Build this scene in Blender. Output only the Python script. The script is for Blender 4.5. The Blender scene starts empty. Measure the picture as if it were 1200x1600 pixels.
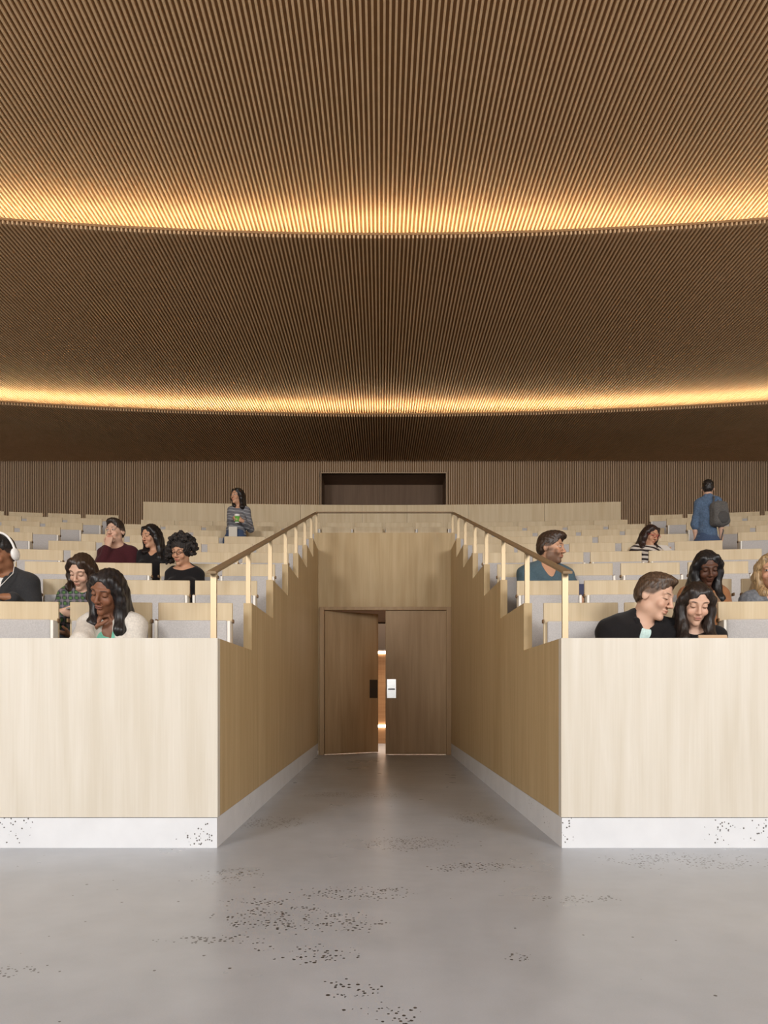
import bpy, math, random
import numpy as np
from mathutils import Vector, Matrix
random.seed(7)
SC = bpy.context.scene
COL = SC.collection

# ------------------------------------------------------------------ measures
D0 = 1100.0 / 290.0            # metres from the eye to the face of the front panels
EYE = 237.0 / 290.0            # eye height above the concrete floor
CX = 12.5 / 290.0              # axis of the entrance passage
HALF = 268.5 / 290.0           # half width of the passage
TH = 0.056                     # wall panel thickness
CC = -7.0 * D0                 # the rows are arcs about a point on the stage side
def at(px, py, d):
    return Vector(((px - 596) * d / 290.0, d * D0, EYE + (1088 - py) * d / 290.0))
STEP = [1.0, 1.263, 1.511, 1.754, 1.97, 2.2, 2.4, 2.588, 2.775, 2.955, 3.14]
STEPH = [91, 184, 275, 362, 441, 521, 593, 662]
STEPZ = [EYE + h / 290.0 for h in STEPH]
SEAT_D = [1.215, 1.453, 1.70, 1.944, 2.16, 2.39, 2.59, 2.778, 2.965, 3.145]
TOPY = [942.5, 908, 882, 864, 850.5, 839.5, 830.5, 823.5, 816.5, 811]
TOPZ = [EYE + (1088 - y) * d / 290.0 for y, d in zip(TOPY, SEAT_D)]
BACK_H = 1.05
FLOORZ = [z - BACK_H for z in TOPZ]
FLOORZ[0] = 0.27
def arc_y(d, x):
    R = d * D0 - CC
    return CC + math.sqrt(R * R - x * x)
def arc_rot(d, x):
    return -math.asin(x / (d * D0 - CC))

# ------------------------------------------------------------------ helpers
class MB:
    def __init__(s):
        s.v, s.f, s.m = [], [], []
    def add(s, vs, fs, mi=0):
        o = len(s.v)
        s.v += [tuple(p) for p in vs]
        s.f += [tuple(i + o for i in f) for f in fs]
        s.m += [mi] * len(fs)
    def box(s, x0, x1, y0, y1, z0, z1, mi=0):
        vs = [(x, y, z) for x in (x0, x1) for y in (y0, y1) for z in (z0, z1)]
        s.add(vs, [(0, 1, 3, 2), (4, 6, 7, 5), (0, 4, 5, 1), (2, 3, 7, 6), (0, 2, 6, 4), (1, 5, 7, 3)], mi)
    def prism(s, prof, h0, h1, axis='x', mi=0):
        n = len(prof)
        mk = {'x': lambda a, b, h: (h, a, b), 'y': lambda a, b, h: (a, h, b), 'z': lambda a, b, h: (a, b, h)}[axis]
        vs = [mk(a, b, h0) for a, b in prof] + [mk(a, b, h1) for a, b in prof]
        fs = [tuple(range(n))[::-1], tuple(range(n, 2 * n))]
        for i in range(n):
            j = (i + 1) % n
            fs.append((i, j, n + j, n + i))
        s.add(vs, fs, mi)
    def bar(s, a, b, w, h, up=(0, 0, 1), mi=0):
        a, b = Vector(a), Vector(b)
        t = (b - a).normalized(); u = Vector(up)
        l = t.cross(u).normalized(); u = l.cross(t).normalized()
        vs = [p + l * x + u * z for p in (a, b) for x, z in ((-w/2, -h/2), (w/2, -h/2), (w/2, h/2), (-w/2, h/2))]
        s.add(vs, [(0, 3, 2, 1), (4, 5, 6, 7), (0, 1, 5, 4), (1, 2, 6, 5), (2, 3, 7, 6), (3, 0, 4, 7)], mi)
    def tube(s, pts, r, n=8, mi=0, closed=False):
        pts = [Vector(p) for p in pts]
        rs = r if isinstance(r, (list, tuple)) else [r] * len(pts)
        m = len(pts); vs = []; fs = []
        for i, p in enumerate(pts):
            if closed: t = pts[(i + 1) % m] - pts[i - 1]
            else: t = pts[min(i + 1, m - 1)] - pts[max(i - 1, 0)]
            t = t.normalized()
            u = t.cross(Vector((0.13, 0.31, 1))).normalized(); w = t.cross(u)
            for k in range(n):
                a = 2 * math.pi * k / n
                vs.append(p + (u * math.cos(a) + w * math.sin(a)) * rs[i])
        for i in range(m if closed else m - 1):
            j = (i + 1) % m
            for k in range(n):
                fs.append((i * n + k, i * n + (k + 1) % n, j * n + (k + 1) % n, j * n + k))
        if not closed:
            fs.append(tuple(range(n))[::-1]); fs.append(tuple(range((m - 1) * n, m * n)))
        s.add(vs, fs, mi)
    def lathe(s, prof, c=(0, 0, 0), n=24, mi=0):
        c = Vector(c); vs = []; fs = []
        for r, z in prof:
            for k in range(n):
                a = 2 * math.pi * k / n
                vs.append(c + Vector((r * math.cos(a), r * math.sin(a), z)))
        for i in range(len(prof) - 1):
            for k in range(n):
                fs.append((i * n + k, i * n + (k + 1) % n, (i + 1) * n + (k + 1) % n, (i + 1) * n + k))
        s.add(vs, fs, mi)
    def mesh(s, name):
        me = bpy.data.meshes.new(name)
        me.from_pydata(s.v, [], s.f)
        me.polygons.foreach_set('material_index', s.m)
        me.update()
        return me
    def build(s, name, mats, parent=None, bevel=0.0, smooth=False, loc=None, rot=None, segs=2):
        me = s.mesh(name)
        for m in (mats if isinstance(mats, (list, tuple)) else [mats]): me.materials.append(m)
        o = bpy.data.objects.new(name, me); COL.objects.link(o)
        if parent: o.parent = parent
        if loc: o.location = loc
        if rot: o.rotation_euler = rot
        if smooth:
            me.polygons.foreach_set('use_smooth', [True] * len(me.polygons))
        if bevel:
            b = o.modifiers.new('Bevel', 'BEVEL'); b.width = bevel; b.segments = segs; b.limit_method = 'ANGLE'
        return o
def tag(o, label=None, cat=None, group=None, kind=None):
    if label: o['label'] = label
    if cat: o['category'] = cat
    if group: o['group'] = group
    if kind: o['kind'] = kind
    return o
def empty(name, loc, rotz=0.0):
    o = bpy.data.objects.new(name, None); COL.objects.link(o)
    o.location = loc; o.rotation_euler = (0, 0, rotz); o.empty_display_size = 0.1
    return o
def copy_tree(o, parent=None):
    c = o.copy(); COL.objects.link(c)
    if parent: c.parent = parent
    for ch in list(o.children): copy_tree(ch, c)
    return c

# ------------------------------------------------------------------ materials
def newmat(name):
    m = bpy.data.materials.new(name); m.use_nodes = True
    nt = m.node_tree
    b = nt.nodes['Principled BSDF']
    return m, nt, b
def lk(nt, a, b): nt.links.new(a, b)
def node(nt, t, **kw):
    n = nt.nodes.new(t)
    for k, v in kw.items(): setattr(n, k, v)
    return n
def math_(nt, op, a, b=None, c=None, clamp=False):
    n = node(nt, 'ShaderNodeMath', operation=op); n.use_clamp = clamp
    for i, v in enumerate((a, b, c)):
        if v is None: continue
        if isinstance(v, (int, float)): n.inputs[i].default_value = v
        else: lk(nt, v, n.inputs[i])
    return n.outputs[0]
def ramp(nt, fac, stops):
    n = node(nt, 'ShaderNodeValToRGB')
    e = n.color_ramp.elements
    while len(e) < len(stops): e.new(0.5)
    for el, (p, c) in zip(e, stops):
        el.position = p; el.color = (*c, 1)
    lk(nt, fac, n.inputs[0])
    return n.outputs[0]
def simple(name, col, rough=0.6, metal=0.0, noise=0.0, nscale=40, spec=0.5, sheen=0.0):
    m, nt, b = newmat(name)
    b.inputs['Roughness'].default_value = rough; b.inputs['Metallic'].default_value = metal
    b.inputs['Specular IOR Level'].default_value = spec
    if sheen: b.inputs['Sheen Weight'].default_value = sheen
    if noise:
        tc = node(nt, 'ShaderNodeTexCoord'); n = node(nt, 'ShaderNodeTexNoise')
        n.inputs['Scale'].default_value = nscale; n.inputs['Detail'].default_value = 4
        lk(nt, tc.outputs['Object'], n.inputs['Vector'])
        lk(nt, ramp(nt, n.outputs['Fac'], [(0.3, tuple(c * (1 - noise) for c in col)), (0.7, tuple(min(1, c * (1 + noise)) for c in col))]), b.inputs['Base Color'])
    else:
        b.inputs['Base Color'].default_value = (*col, 1)
    return m
def wood(name, light, dark, rough=0.5, grain=(14, 14, 0.9), contrast=1.0, cathedral=0.0, spec=0.35):
    """veneer with grain along local Z; each object gets its own offset"""
    m, nt, b = newmat(name)
    tc = node(nt, 'ShaderNodeTexCoord'); oi = node(nt, 'ShaderNodeObjectInfo')
    off = node(nt, 'ShaderNodeVectorMath', operation='MULTIPLY_ADD')
    rv = node(nt, 'ShaderNodeCombineXYZ')
    for i in range(3): lk(nt, oi.outputs['Random'], rv.inputs[i])
    lk(nt, rv.outputs[0], off.inputs[0]); off.inputs[1].default_value = (37, 53, 91); lk(nt, tc.outputs['Object'], off.inputs[2])
    def nz(scale, detail, dist):
        mp = node(nt, 'ShaderNodeMapping'); mp.inputs['Scale'].default_value = scale
        lk(nt, off.outputs[0], mp.inputs['Vector'])
        n = node(nt, 'ShaderNodeTexNoise'); n.inputs['Scale'].default_value = 1
        n.inputs['Detail'].default_value = detail; n.inputs['Distortion'].default_value = dist
        lk(nt, mp.outputs[0], n.inputs['Vector']); return n.outputs['Fac']
    a = nz(grain, 4, 0.5)
    f = nz((110, 110, 2.2), 3, 0.2)
    c = nz((2.1, 2.1, 0.25), 2, 0.0)
    v = math_(nt, 'MULTIPLY', a, 0.55); v = math_(nt, 'MULTIPLY_ADD', f, 0.25, v); v = math_(nt, 'MULTIPLY_ADD', c, 0.2, v)
    if cathedral:
        mp = node(nt, 'ShaderNodeMapping'); mp.inputs['Scale'].default_value = (1.7, 1.7, 0.18)
        lk(nt, off.outputs[0], mp.inputs['Vector'])
        n = node(nt, 'ShaderNodeTexNoise'); n.inputs['Scale'].default_value = 1; n.inputs['Detail'].default_value = 1
        lk(nt, mp.outputs[0], n.inputs['Vector'])
        q = math_(nt, 'MULTIPLY', n.outputs['Fac'], 60.0); q = math_(nt, 'SINE', q)
        q = math_(nt, 'POWER', math_(nt, 'MULTIPLY_ADD', q, 0.5, 0.5), 4.0)
        v = math_(nt, 'MULTIPLY_ADD', q, -0.07 * cathedral, v)
    d = 0.16 / contrast
    lk(nt, ramp(nt, v, [(0.5 - d, dark), (0.5 + d, light)]), b.inputs['Base Color'])
    b.inputs['Roughness'].default_value = rough; b.inputs['Specular IOR Level'].default_value = spec
    return m
def flecks(nt, blobs, scale, stretch=(1, 1, 1), dense=0.75, base=0.0):
    """chip-shaped dark aggregate in loose clusters (a mark of the material); returns 0..1"""
    tc = node(nt, 'ShaderNodeTexCoord')
    vo = node(nt, 'ShaderNodeTexVoronoi'); vo.inputs['Scale'].default_value = scale; vo.inputs['Randomness'].default_value = 1
    mp = node(nt, 'ShaderNodeMapping'); mp.inputs['Scale'].default_value = stretch
    lk(nt, tc.outputs['Object'], mp.inputs['Vector']); lk(nt, mp.outputs[0], vo.inputs['Vector'])
    tot = None
    for c, r in blobs:
        s = node(nt, 'ShaderNodeVectorMath', operation='SUBTRACT'); lk(nt, tc.outputs['Object'], s.inputs[0]); s.inputs[1].default_value = c
        q = node(nt, 'ShaderNodeVectorMath', operation='DIVIDE'); lk(nt, s.outputs[0], q.inputs[0]); q.inputs[1].default_value = r
        l = node(nt, 'ShaderNodeVectorMath', operation='LENGTH'); lk(nt, q.outputs[0], l.inputs[0])
        g = math_(nt, 'SUBTRACT', 1.0, l.outputs['Value'], clamp=True)
        tot = g if tot is None else math_(nt, 'MAXIMUM', tot, g)
    n = node(nt, 'ShaderNodeTexNoise'); n.inputs['Scale'].default_value = 6.0; n.inputs['Detail'].default_value = 3; n.inputs['Distortion'].default_value = 1.6
    lk(nt, tc.outputs['Object'], n.inputs['Vector'])
    nn = math_(nt, 'MULTIPLY_ADD', n.outputs['Fac'], 5.0, -1.9, clamp=True)
    mask = math_(nt, 'MULTIPLY', math_(nt, 'MULTIPLY', tot, 1.5, clamp=True), nn)
    mask = math_(nt, 'MULTIPLY_ADD', mask, dense, base)
    sx = node(nt, 'ShaderNodeSeparateColor'); lk(nt, vo.outputs['Color'], sx.inputs[0])
    a = math_(nt, 'LESS_THAN', sx.outputs['Red'], mask)
    sz = math_(nt, 'MULTIPLY_ADD', sx.outputs['Green'], 0.22, 0.22)
    e = math_(nt, 'LESS_THAN', vo.outputs['Distance'], sz)
    return math_(nt, 'MULTIPLY', a, e)
def fl(px, py):
    d = 237.0 / (py - 1088.0)
    return ((px - 596) * d / 290.0, d * D0, 0.0)

OAK_L, OAK_D = (0.65, 0.535, 0.36), (0.54, 0.42, 0.255)
M = {}
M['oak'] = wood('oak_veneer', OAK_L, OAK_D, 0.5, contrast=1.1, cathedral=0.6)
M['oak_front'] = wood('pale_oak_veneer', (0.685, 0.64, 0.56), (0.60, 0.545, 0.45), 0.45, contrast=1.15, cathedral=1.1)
M['oak_passage_shaded'] = wood('passage_oak_shaded', (0.565, 0.43, 0.245), (0.45, 0.32, 0.16), 0.5, contrast=1.1, cathedral=0.6)  # oak darkened: shade of the passage and entrance walls put into the colour
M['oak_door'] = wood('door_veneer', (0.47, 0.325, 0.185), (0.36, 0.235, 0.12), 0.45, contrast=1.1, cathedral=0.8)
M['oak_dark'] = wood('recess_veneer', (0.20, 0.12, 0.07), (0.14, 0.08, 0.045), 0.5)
M['slat'] = wood('slat_wood', (0.70, 0.485, 0.29), (0.61, 0.41, 0.23), 0.6, grain=(9, 9, 9), spec=0.2)
M['slat_back'] = wood('slat_backing', (0.38, 0.22, 0.105), (0.34, 0.19, 0.085), 0.75, spec=0.1)
M['wallslat'] = wood('wall_slat_wood', (0.50, 0.36, 0.24), (0.42, 0.29, 0.18), 0.6, spec=0.2)
M['felt'] = simple('grey_felt', (0.51, 0.49, 0.48), 0.95, noise=0.10, nscale=160, spec=0.1, sheen=0.2)
M['edge'] = simple('pale_seat_edge', (0.86, 0.82, 0.74), 0.4)
M['bracket'] = simple('brown_hinge', (0.22, 0.14, 0.08), 0.8, spec=0.1)
M['bronze'] = simple('light_bronze', (0.50, 0.385, 0.24), 0.42, metal=0.6)
M['rail'] = simple('shaded_bronze', (0.30, 0.21, 0.12), 0.5, metal=0.3)  # bronze darkened: shade on the rail's underside put into its colour
M['steel'] = simple('brushed_steel', (0.95, 0.94, 0.92), 0.26, metal=1.0)
M['steel_dark_reflection'] = simple('steel_dark_reflection', (0.035, 0.03, 0.028), 0.4, metal=0.3)  # left push plate: same steel, its dark reflection painted as base colour
M['black'] = simple('black_slot', (0.02, 0.02, 0.02), 0.5)
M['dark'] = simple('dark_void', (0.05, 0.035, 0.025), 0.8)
M['plaster'] = simple('side_wall', (0.55, 0.42, 0.28), 0.7)
M['terrace'] = simple('terrace_carpet', (0.46, 0.43, 0.42), 0.9, noise=0.1, nscale=60)

# concrete floor
m, nt, b = newmat('polished_concrete'); M['floor'] = m
tc = node(nt, 'ShaderNodeTexCoord')
def fnoise(scale, detail, rough=0.5):
    n = node(nt, 'ShaderNodeTexNoise'); n.inputs['Scale'].default_value = scale; n.inputs['Detail'].default_value = detail
    n.inputs['Roughness'].default_value = rough
    lk(nt, tc.outputs['Object'], n.inputs['Vector']); return n.outputs['Fac']
v = math_(nt, 'MULTIPLY', fnoise(0.9, 5, 0.6), 0.6); v = math_(nt, 'MULTIPLY_ADD', fnoise(7, 5), 0.25, v); v = math_(nt, 'MULTIPLY_ADD', fnoise(220, 2), 0.15, v)
basec = ramp(nt, v, [(0.36, (0.345, 0.37, 0.41)), (0.64, (0.445, 0.475, 0.525))])
FB = [(fl(445, 1435), (.22, .10, 1)), (fl(560, 1450), (.12, .05, 1)), (fl(400, 1410), (.2, .06, 1)), (fl(430, 1435), (.27, .22, 1)), (fl(480, 1432), (.26, .09, 1)), (fl(530, 1442), (.2, .06, 1)), (fl(360, 1368), (.16, .16, 1)), (fl(470, 1490), (.2, .1, 1)),
      (fl(350, 1468), (.26, .05, 1)), (fl(545, 1545), (.11, .08, 1)), (fl(575, 1580), (.09, .05, 1)), (fl(625, 1590), (.06, .1, 1)),
      (fl(640, 1318), (.32, .22, 1)), (fl(740, 1355), (.26, .12, 1)), (fl(550, 1242), (.5, .2, 1)), (fl(745, 1278), (.2, .3, 1)), (fl(420, 1285), (.35, .25, 1)),
      (fl(895, 1404), (.24, .07, 1)), (fl(800, 1495), (.1, .04, 1)), (fl(15, 1518), (.1, .06, 1)), (fl(560, 1395), (.3, .12, 1)), (fl(1080, 1345), (.5, .2, 1))]
fk = flecks(nt, FB, 68, dense=1.5, base=0.003)
mx = node(nt, 'ShaderNodeMix', data_type='RGBA'); lk(nt, fk, mx.inputs['Factor']); lk(nt, basec, mx.inputs[6]); mx.inputs[7].default_value = (0.035, 0.03, 0.027, 1)
lk(nt, mx.outputs[2], b.inputs['Base Color'])
lk(nt, math_(nt, 'MULTIPLY_ADD', fnoise(2.2, 4), 0.22, 0.20), b.inputs['Roughness'])
b.inputs['Specular IOR Level'].default_value = 0.5
# concrete plinth
m, nt, b = newmat('white_concrete'); M['plinth'] = m
tc = node(nt, 'ShaderNodeTexCoord')
v = fnoise(6, 5)
basec = ramp(nt, v, [(0.3, (0.66, 0.67, 0.69)), (0.7, (0.72, 0.73, 0.75))])
def pw(px, py, d=1.0): return tuple(at(px, py, d))
PB = [(pw(308, 1312), (.14, .1, .07)), (pw(322, 1292), (.08, .1, .06)), (pw(15, 1298), (.2, .1, .1)), (pw(885, 1300), (.05, .1, .1)), (pw(1140, 1298), (.16, .1, .09)), (pw(1185, 1300), (.14, .1, .12)),
      (pw(846, 1285, 1.1), (.1, .2, .12)), (pw(828, 1262, 1.2), (.1, .2, .1)), (pw(395, 1255, 1.25), (.1, .3, .12))]
fk = flecks(nt, PB, 85, dense=0.55, base=0.0)
mx = node(nt, 'ShaderNodeMix', data_type='RGBA'); lk(nt, fk, mx.inputs['Factor']); lk(nt, basec, mx.inputs[6]); mx.inputs[7].default_value = (0.12, 0.11, 0.105, 1)
lk(nt, mx.outputs[2], b.inputs['Base Color']); b.inputs['Roughness'].default_value = 0.5
# lamps
def emis(name, col, s):
    m, nt, b = newmat(name)
    b.inputs['Base Color'].default_value = (*col, 1); b.inputs['Emission Color'].default_value = (*col, 1); b.inputs['Emission Strength'].default_value = s
    return m
M['cove'] = emis('cove_glow', (1.0, 0.94, 0.70), 50.0)
M['lobby_lamp'] = emis('lobby_lamp', (1.0, 0.82, 0.66), 9.0)

# ------------------------------------------------------------------ room shell
YB, YF, XW = 3.8 * D0, -9.0, 10.2
LEFT, RIGHT = CX - HALF, CX + HALF
YD = 2.582 * D0                 # plane of the entrance doors
def struct(mb, name, mat, **kw):
    return tag(mb.build(name, mat, **kw), kind='structure')
mb = MB(); mb.box(-XW, XW, YF, YB + 3, -0.2, 0); struct(mb, 'floor', M['floor'])

# front panels, passage walls (one stepped sheet per side) and plinths
PL = 48 / 290.0
for side, nm in ((-1, 'left'), (1, 'right')):
    xi = LEFT if side < 0 else RIGHT
    xs = sorted((xi, side * XW))
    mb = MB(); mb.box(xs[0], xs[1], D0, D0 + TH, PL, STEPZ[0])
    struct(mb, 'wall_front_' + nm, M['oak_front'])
    mb = MB()
    xo = xi + side * TH
    prof = [(D0 + TH + .0005, PL), (D0 + TH + .0005, STEPZ[0])]
    for k in range(1, 8):
        y = STEP[k] * D0 if k < 7 else YD + 0.03
        prof += [(y, STEPZ[k - 1]), (y, STEPZ[k])]
    prof += [(YD + 0.33, STEPZ[7]), (YD + 0.33, PL)]
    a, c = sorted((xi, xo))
    mb.prism(prof, a, c, 'x'); struct(mb, 'wall_passage_' + nm, M['oak_passage_shaded'])
    # plinth: front and passage runs in one L-shaped piece, set back 4 mm under the panel
    g = 0.004
    a = xi + side * g
    mb = MB()
    poly = [(side * XW, D0 + g), (a, D0 + g), (a, YD + 0.0), (xi + side * (TH + 0.02), YD + 0.0), (xi + side * (TH + .02), D0 + .12), (side * XW, D0 + .12)]
    if side > 0: poly = poly[::-1]
    mb.prism(poly, 0, PL - 0.004, 'z'); struct(mb, 'baseboard_' + nm, M['plinth'])
    # writing ledge behind the front panel
    mb = MB(); xs = sorted((xi + side * (TH + .002), side * (XW - .05))); mb.box(xs[0], xs[1], D0 + TH + .001, D0 + .34, STEPZ[0] - .05, STEPZ[0] - .022)
    struct(mb, 'trim_ledge_' + nm, M['oak'])

# terraces under the seats
def terrace(x0, x1, rows, name, zbot):
    mb = MB(); n = 20
    xs = [x0 + (x1 - x0) * i / n for i in range(n + 1)]
    for k in rows:
        z = FLOORZ[k]
        def fy(d, x, first): return D0 + .125 if first else arc_y(d, x)
        ya = [fy(STEP[k] + .012, x, k == 0) for x in xs]
        yb = [fy(STEP[k + 1] + .012, x, False) for x in xs] if k + 1 < len(STEP) else [YB] * (n + 1)
        if k == rows[-1]: yb = [YB - .03] * (n + 1)
        vs = []
        for x, p, q in zip(xs, ya, yb): vs += [(x, p, zbot), (x, p, z), (x, q, z)]
        fs = []
        for i in range(n):
            a, c = 3 * i, 3 * i + 3
            fs += [(a, c, c + 1, a + 1), (a + 1, c + 1, c + 2, a + 2)]
        mb.add(vs, fs)
    struct(mb, name, M['terrace'])
terrace(-XW, LEFT - TH - .004, range(10), 'floor_terrace_left', 0)
terrace(RIGHT + TH + .004, XW, range(10), 'floor_terrace_right', 0)
terrace(LEFT - TH, RIGHT + TH, range(7, 10), 'floor_terrace_middle', 2.15)

# wall over the entrance with door frame; doors
DZ = EYE + 135 * 2.582 / 290.0       # underside of the frame head
FZ = DZ + 0.045
FXL, FXR = at(505, 0, 2.582).x, at(699, 0, 2.582).x
mb = MB()
mb.box(LEFT + .001, RIGHT - .001, YD + .03, YD + .10, FZ, STEPZ[7])
mb.box(LEFT + .001, FXL - .0, YD + .03, YD + .10, 0, FZ); mb.box(FXR, RIGHT - .001, YD + .03, YD + .10, 0, FZ)
struct(mb, 'wall_entrance', M['oak_passage_shaded'])
mb = MB()
mb.box(FXL - .055, FXL + .012, YD + .005, YD + .10, 0, FZ); mb.box(FXR - .012, FXR + .055, YD + .005, YD + .10, 0, FZ)
mb.box(FXL + .012, FXR - .012, YD + .005, YD + .10, DZ, FZ)
tag(mb.build('trim_door_frame', M['oak_door'], bevel=.003), kind='structure')
W = (FXR - FXL - .024) / 2
def door_leaf(name, hx, sgn, ang, plate_side):
    e = empty(name, (hx, YD + .06, 0), ang); tag(e, kind='structure')
    mb = MB(); a, c = sorted((0, sgn * (W - .004))); mb.box(a, c, -.022, .022, .008, DZ - .006)
    mb.build('door_leaf', M['oak_door'], e, bevel=.002)
    px = sgn * (W - .085)
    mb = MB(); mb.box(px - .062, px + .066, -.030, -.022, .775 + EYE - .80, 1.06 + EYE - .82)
    p = mb.build('push_plate', M['steel'] if plate_side > 0 else M['steel_dark_reflection'], e, bevel=.002)
    mb = MB(); mb.box(px - .045, px + .050, -.034, -.030, .902 + EYE - .81, .918 + EYE - .81)
    mb.build('pull_slot', M['black'], p)
    return e
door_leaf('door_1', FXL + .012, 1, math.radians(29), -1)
door_leaf('door_2', FXR - .012, -1, 0.0, 1)

# lobby seen through the door gap
M['lobby'] = wood('lobby_boards', (0.60, 0.36, 0.19), (0.42, 0.22, 0.10), 0.5, grain=(1.2, 1.2, 22))
LY = YD + 2.4
mb = MB(); mb.box(-2.6, 2.6, LY, LY + .08, 0, 2.12); struct(mb, 'wall_lobby', M['lobby'])
mb = MB(); mb.box(-2.6, 2.6, YD + .11, LY, 2.06, 2.12); struct(mb, 'ceiling_lobby', M['oak_dark'])
zs_ = EYE + (1088 - 1019) * (LY / D0 - .03) / 290.0 + .03
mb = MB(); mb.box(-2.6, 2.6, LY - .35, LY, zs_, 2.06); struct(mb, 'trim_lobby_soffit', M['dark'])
mb = MB(); mb.box(-2.66, -2.6, YD + .11, LY, 0, 2.12); mb.box(2.6, 2.66, YD + .11, LY, 0, 2.12)
struct(mb, 'wall_lobby_sides', M['oak_dark'])
dl = LY / D0
for z, lab in ((EYE + (1088 - 1019) * (dl - .03) / 290.0, 'slim light strip high on the boarded lobby wall behind the doors'), (EYE + (1088 - 1135) * (dl - .03) / 290.0, 'slim light strip low on the boarded lobby wall behind the doors')):
    mb = MB(); mb.box(-1.5, 1.5, -.03, 0, -.022, .022)
    o = mb.build('wall_light', M['lobby_lamp'], loc=(0, LY, z)); tag(o, lab, 'light')

l = bpy.data.lights.new('lobby_fill', 'AREA'); l.size = 1.6; l.energy = 45; l.color = (1.0, 0.80, 0.62)  # unseen fill light added to brighten the lobby boards
o = bpy.data.objects.new('lobby_fill', l); COL.objects.link(o); o.location = (0, LY - .9, 2.04)
# handrail: one continuous bronze rail with its posts
hr = empty('handrail', (CX, D0, STEPZ[0]))
tag(hr, 'continuous bronze handrail stepping up both passage walls and across above the doors', 'handrail')
RW, RH = .052, .014
rl = lambda d: EYE + (195 + 350 * (d - 1)) / 290.0
mb = MB(); off = Vector((CX, D0, STEPZ[0]))
ZT = EYE + 288 * 2.588 / 290.0
def railpt(side, d, z): return Vector((CX + side * (HALF + TH / 2), d * D0, z)) - off
for s in (-1, 1):
    mb.bar(railpt(s, .993, EYE + 192 / 290.0), railpt(s, 2.597, ZT), RW, RH)
mb.bar(railpt(-1, 2.594, ZT), railpt(1, 2.594, ZT), RW, RH)
mb.build('rail', M['rail'], hr, bevel=.002)
for s in (-1, 1):
    for k in range(8):
        d = STEP[k] + (.004 if k < 7 else .012)
        if k == 0: d = 1.0045
        zt = EYE + (192 + (288 * 2.588 - 192) * (d - .993) / (2.597 - .993)) / 290.0 - .004
        p = railpt(s, d + .003, STEPZ[k])
        mb = MB(); mb.box(p.x - .0165, p.x + .0165, p.y - .008, p.y + .012, p.z, zt - off.z)
        mb.build('post', M['bronze'], hr, bevel=.0015)

# back wall with vertical slats, recess above the low wall
RX0, RX1 = at(502.5, 0, 3.8).x, at(696.5, 0, 3.8).x
RZ1 = at(0, 740.5, 3.8).z
WT = 6.6
mb = MB(); P = .0459
mb.box(-XW, RX0, YB, YB + .05, 2.0, WT, 1); mb.box(RX1, XW, YB, YB + .05, 2.0, WT, 1); mb.box(RX0, RX1, YB, YB + .05, RZ1, WT, 1)
n = int(XW / P)
for i in range(-n, n + 1):
    x = i * P + .01
    lo = RZ1 if RX0 - .01 < x < RX1 + .01 else 2.0
    mb.box(x - .0115, x + .0115, YB - .045, YB, lo, WT, 0)
struct(mb, 'wall_back', [M['wallslat'], M['slat_back']])
mb = MB()
mb.box(RX0 - .05, RX0, YB, YB + .8, 2, RZ1 + .05); mb.box(RX1, RX1 + .05, YB, YB + .8, 2, RZ1 + .05)
mb.box(RX0, RX1, YB, YB + .8, RZ1, RZ1 + .05); mb.box(RX0, RX1, YB + .75, YB + .8, 2, RZ1)
struct(mb, 'wall_recess', M['oak_dark'])
mb = MB(); w = .022
mb.box(RX0 - w, RX0, YB - .05, YB, 2, RZ1 + w); mb.box(RX1, RX1 + w, YB - .05, YB, 2, RZ1 + w); mb.box(RX0, RX1, YB - .05, YB, RZ1, RZ1 + w)
struct(mb, 'trim_recess', M['wallslat'])
mb = MB(); mb.box(RX0 + .001, RX1 - .001, YB + .0, YB + .75, 1.9, 2.0); struct(mb, 'floor_recess', M['terrace'])
# low wall behind the middle block
LW_D = 3.1; LWZ = EYE + 299 * LW_D / 290.0
hx = 1135 / 290.0
seams = [-hx, -2.6, -1.35, at(566, 0, 3.1).x, at(636, 0, 3.1).x, 1.45, 2.7, hx + .02]
mb = MB()
for a, c in zip(seams[:-1], seams[1:]):
    nn = 6
    for i in range(nn):
        xa = a + .002 + (c - a - .004) * i / nn; xb = a + .002 + (c - a - .004) * (i + 1) / nn
        ya, yb = arc_y(LW_D, xa), arc_y(LW_D, xb)
        vs = [(xa, ya, 3.2), (xb, yb, 3.2), (xb, yb, LWZ), (xa, ya, LWZ), (xa, ya + .06, 3.2), (xb, yb + .06, 3.2), (xb, yb + .06, LWZ), (xa, ya + .06, LWZ)]
        fs = [(0, 1, 2, 3), (3, 2, 6, 7), (5, 4, 7, 6)]
        if i == 0: fs.append((4, 0, 3, 7))
        if i == nn - 1: fs.append((1, 5, 6, 2))
        mb.add(vs, fs)
struct(mb, 'wall_low_back', M['oak'])
# side walls
mb = MB(); mb.box(-XW - .1, -XW, YF, YB + .05, -.2, 7.4); struct(mb, 'wall_left', M['plaster'])
mb = MB(); mb.box(XW, XW + .1, YF, YB + .05, -.2, 7.4); struct(mb, 'wall_right', M['plaster'])

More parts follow.
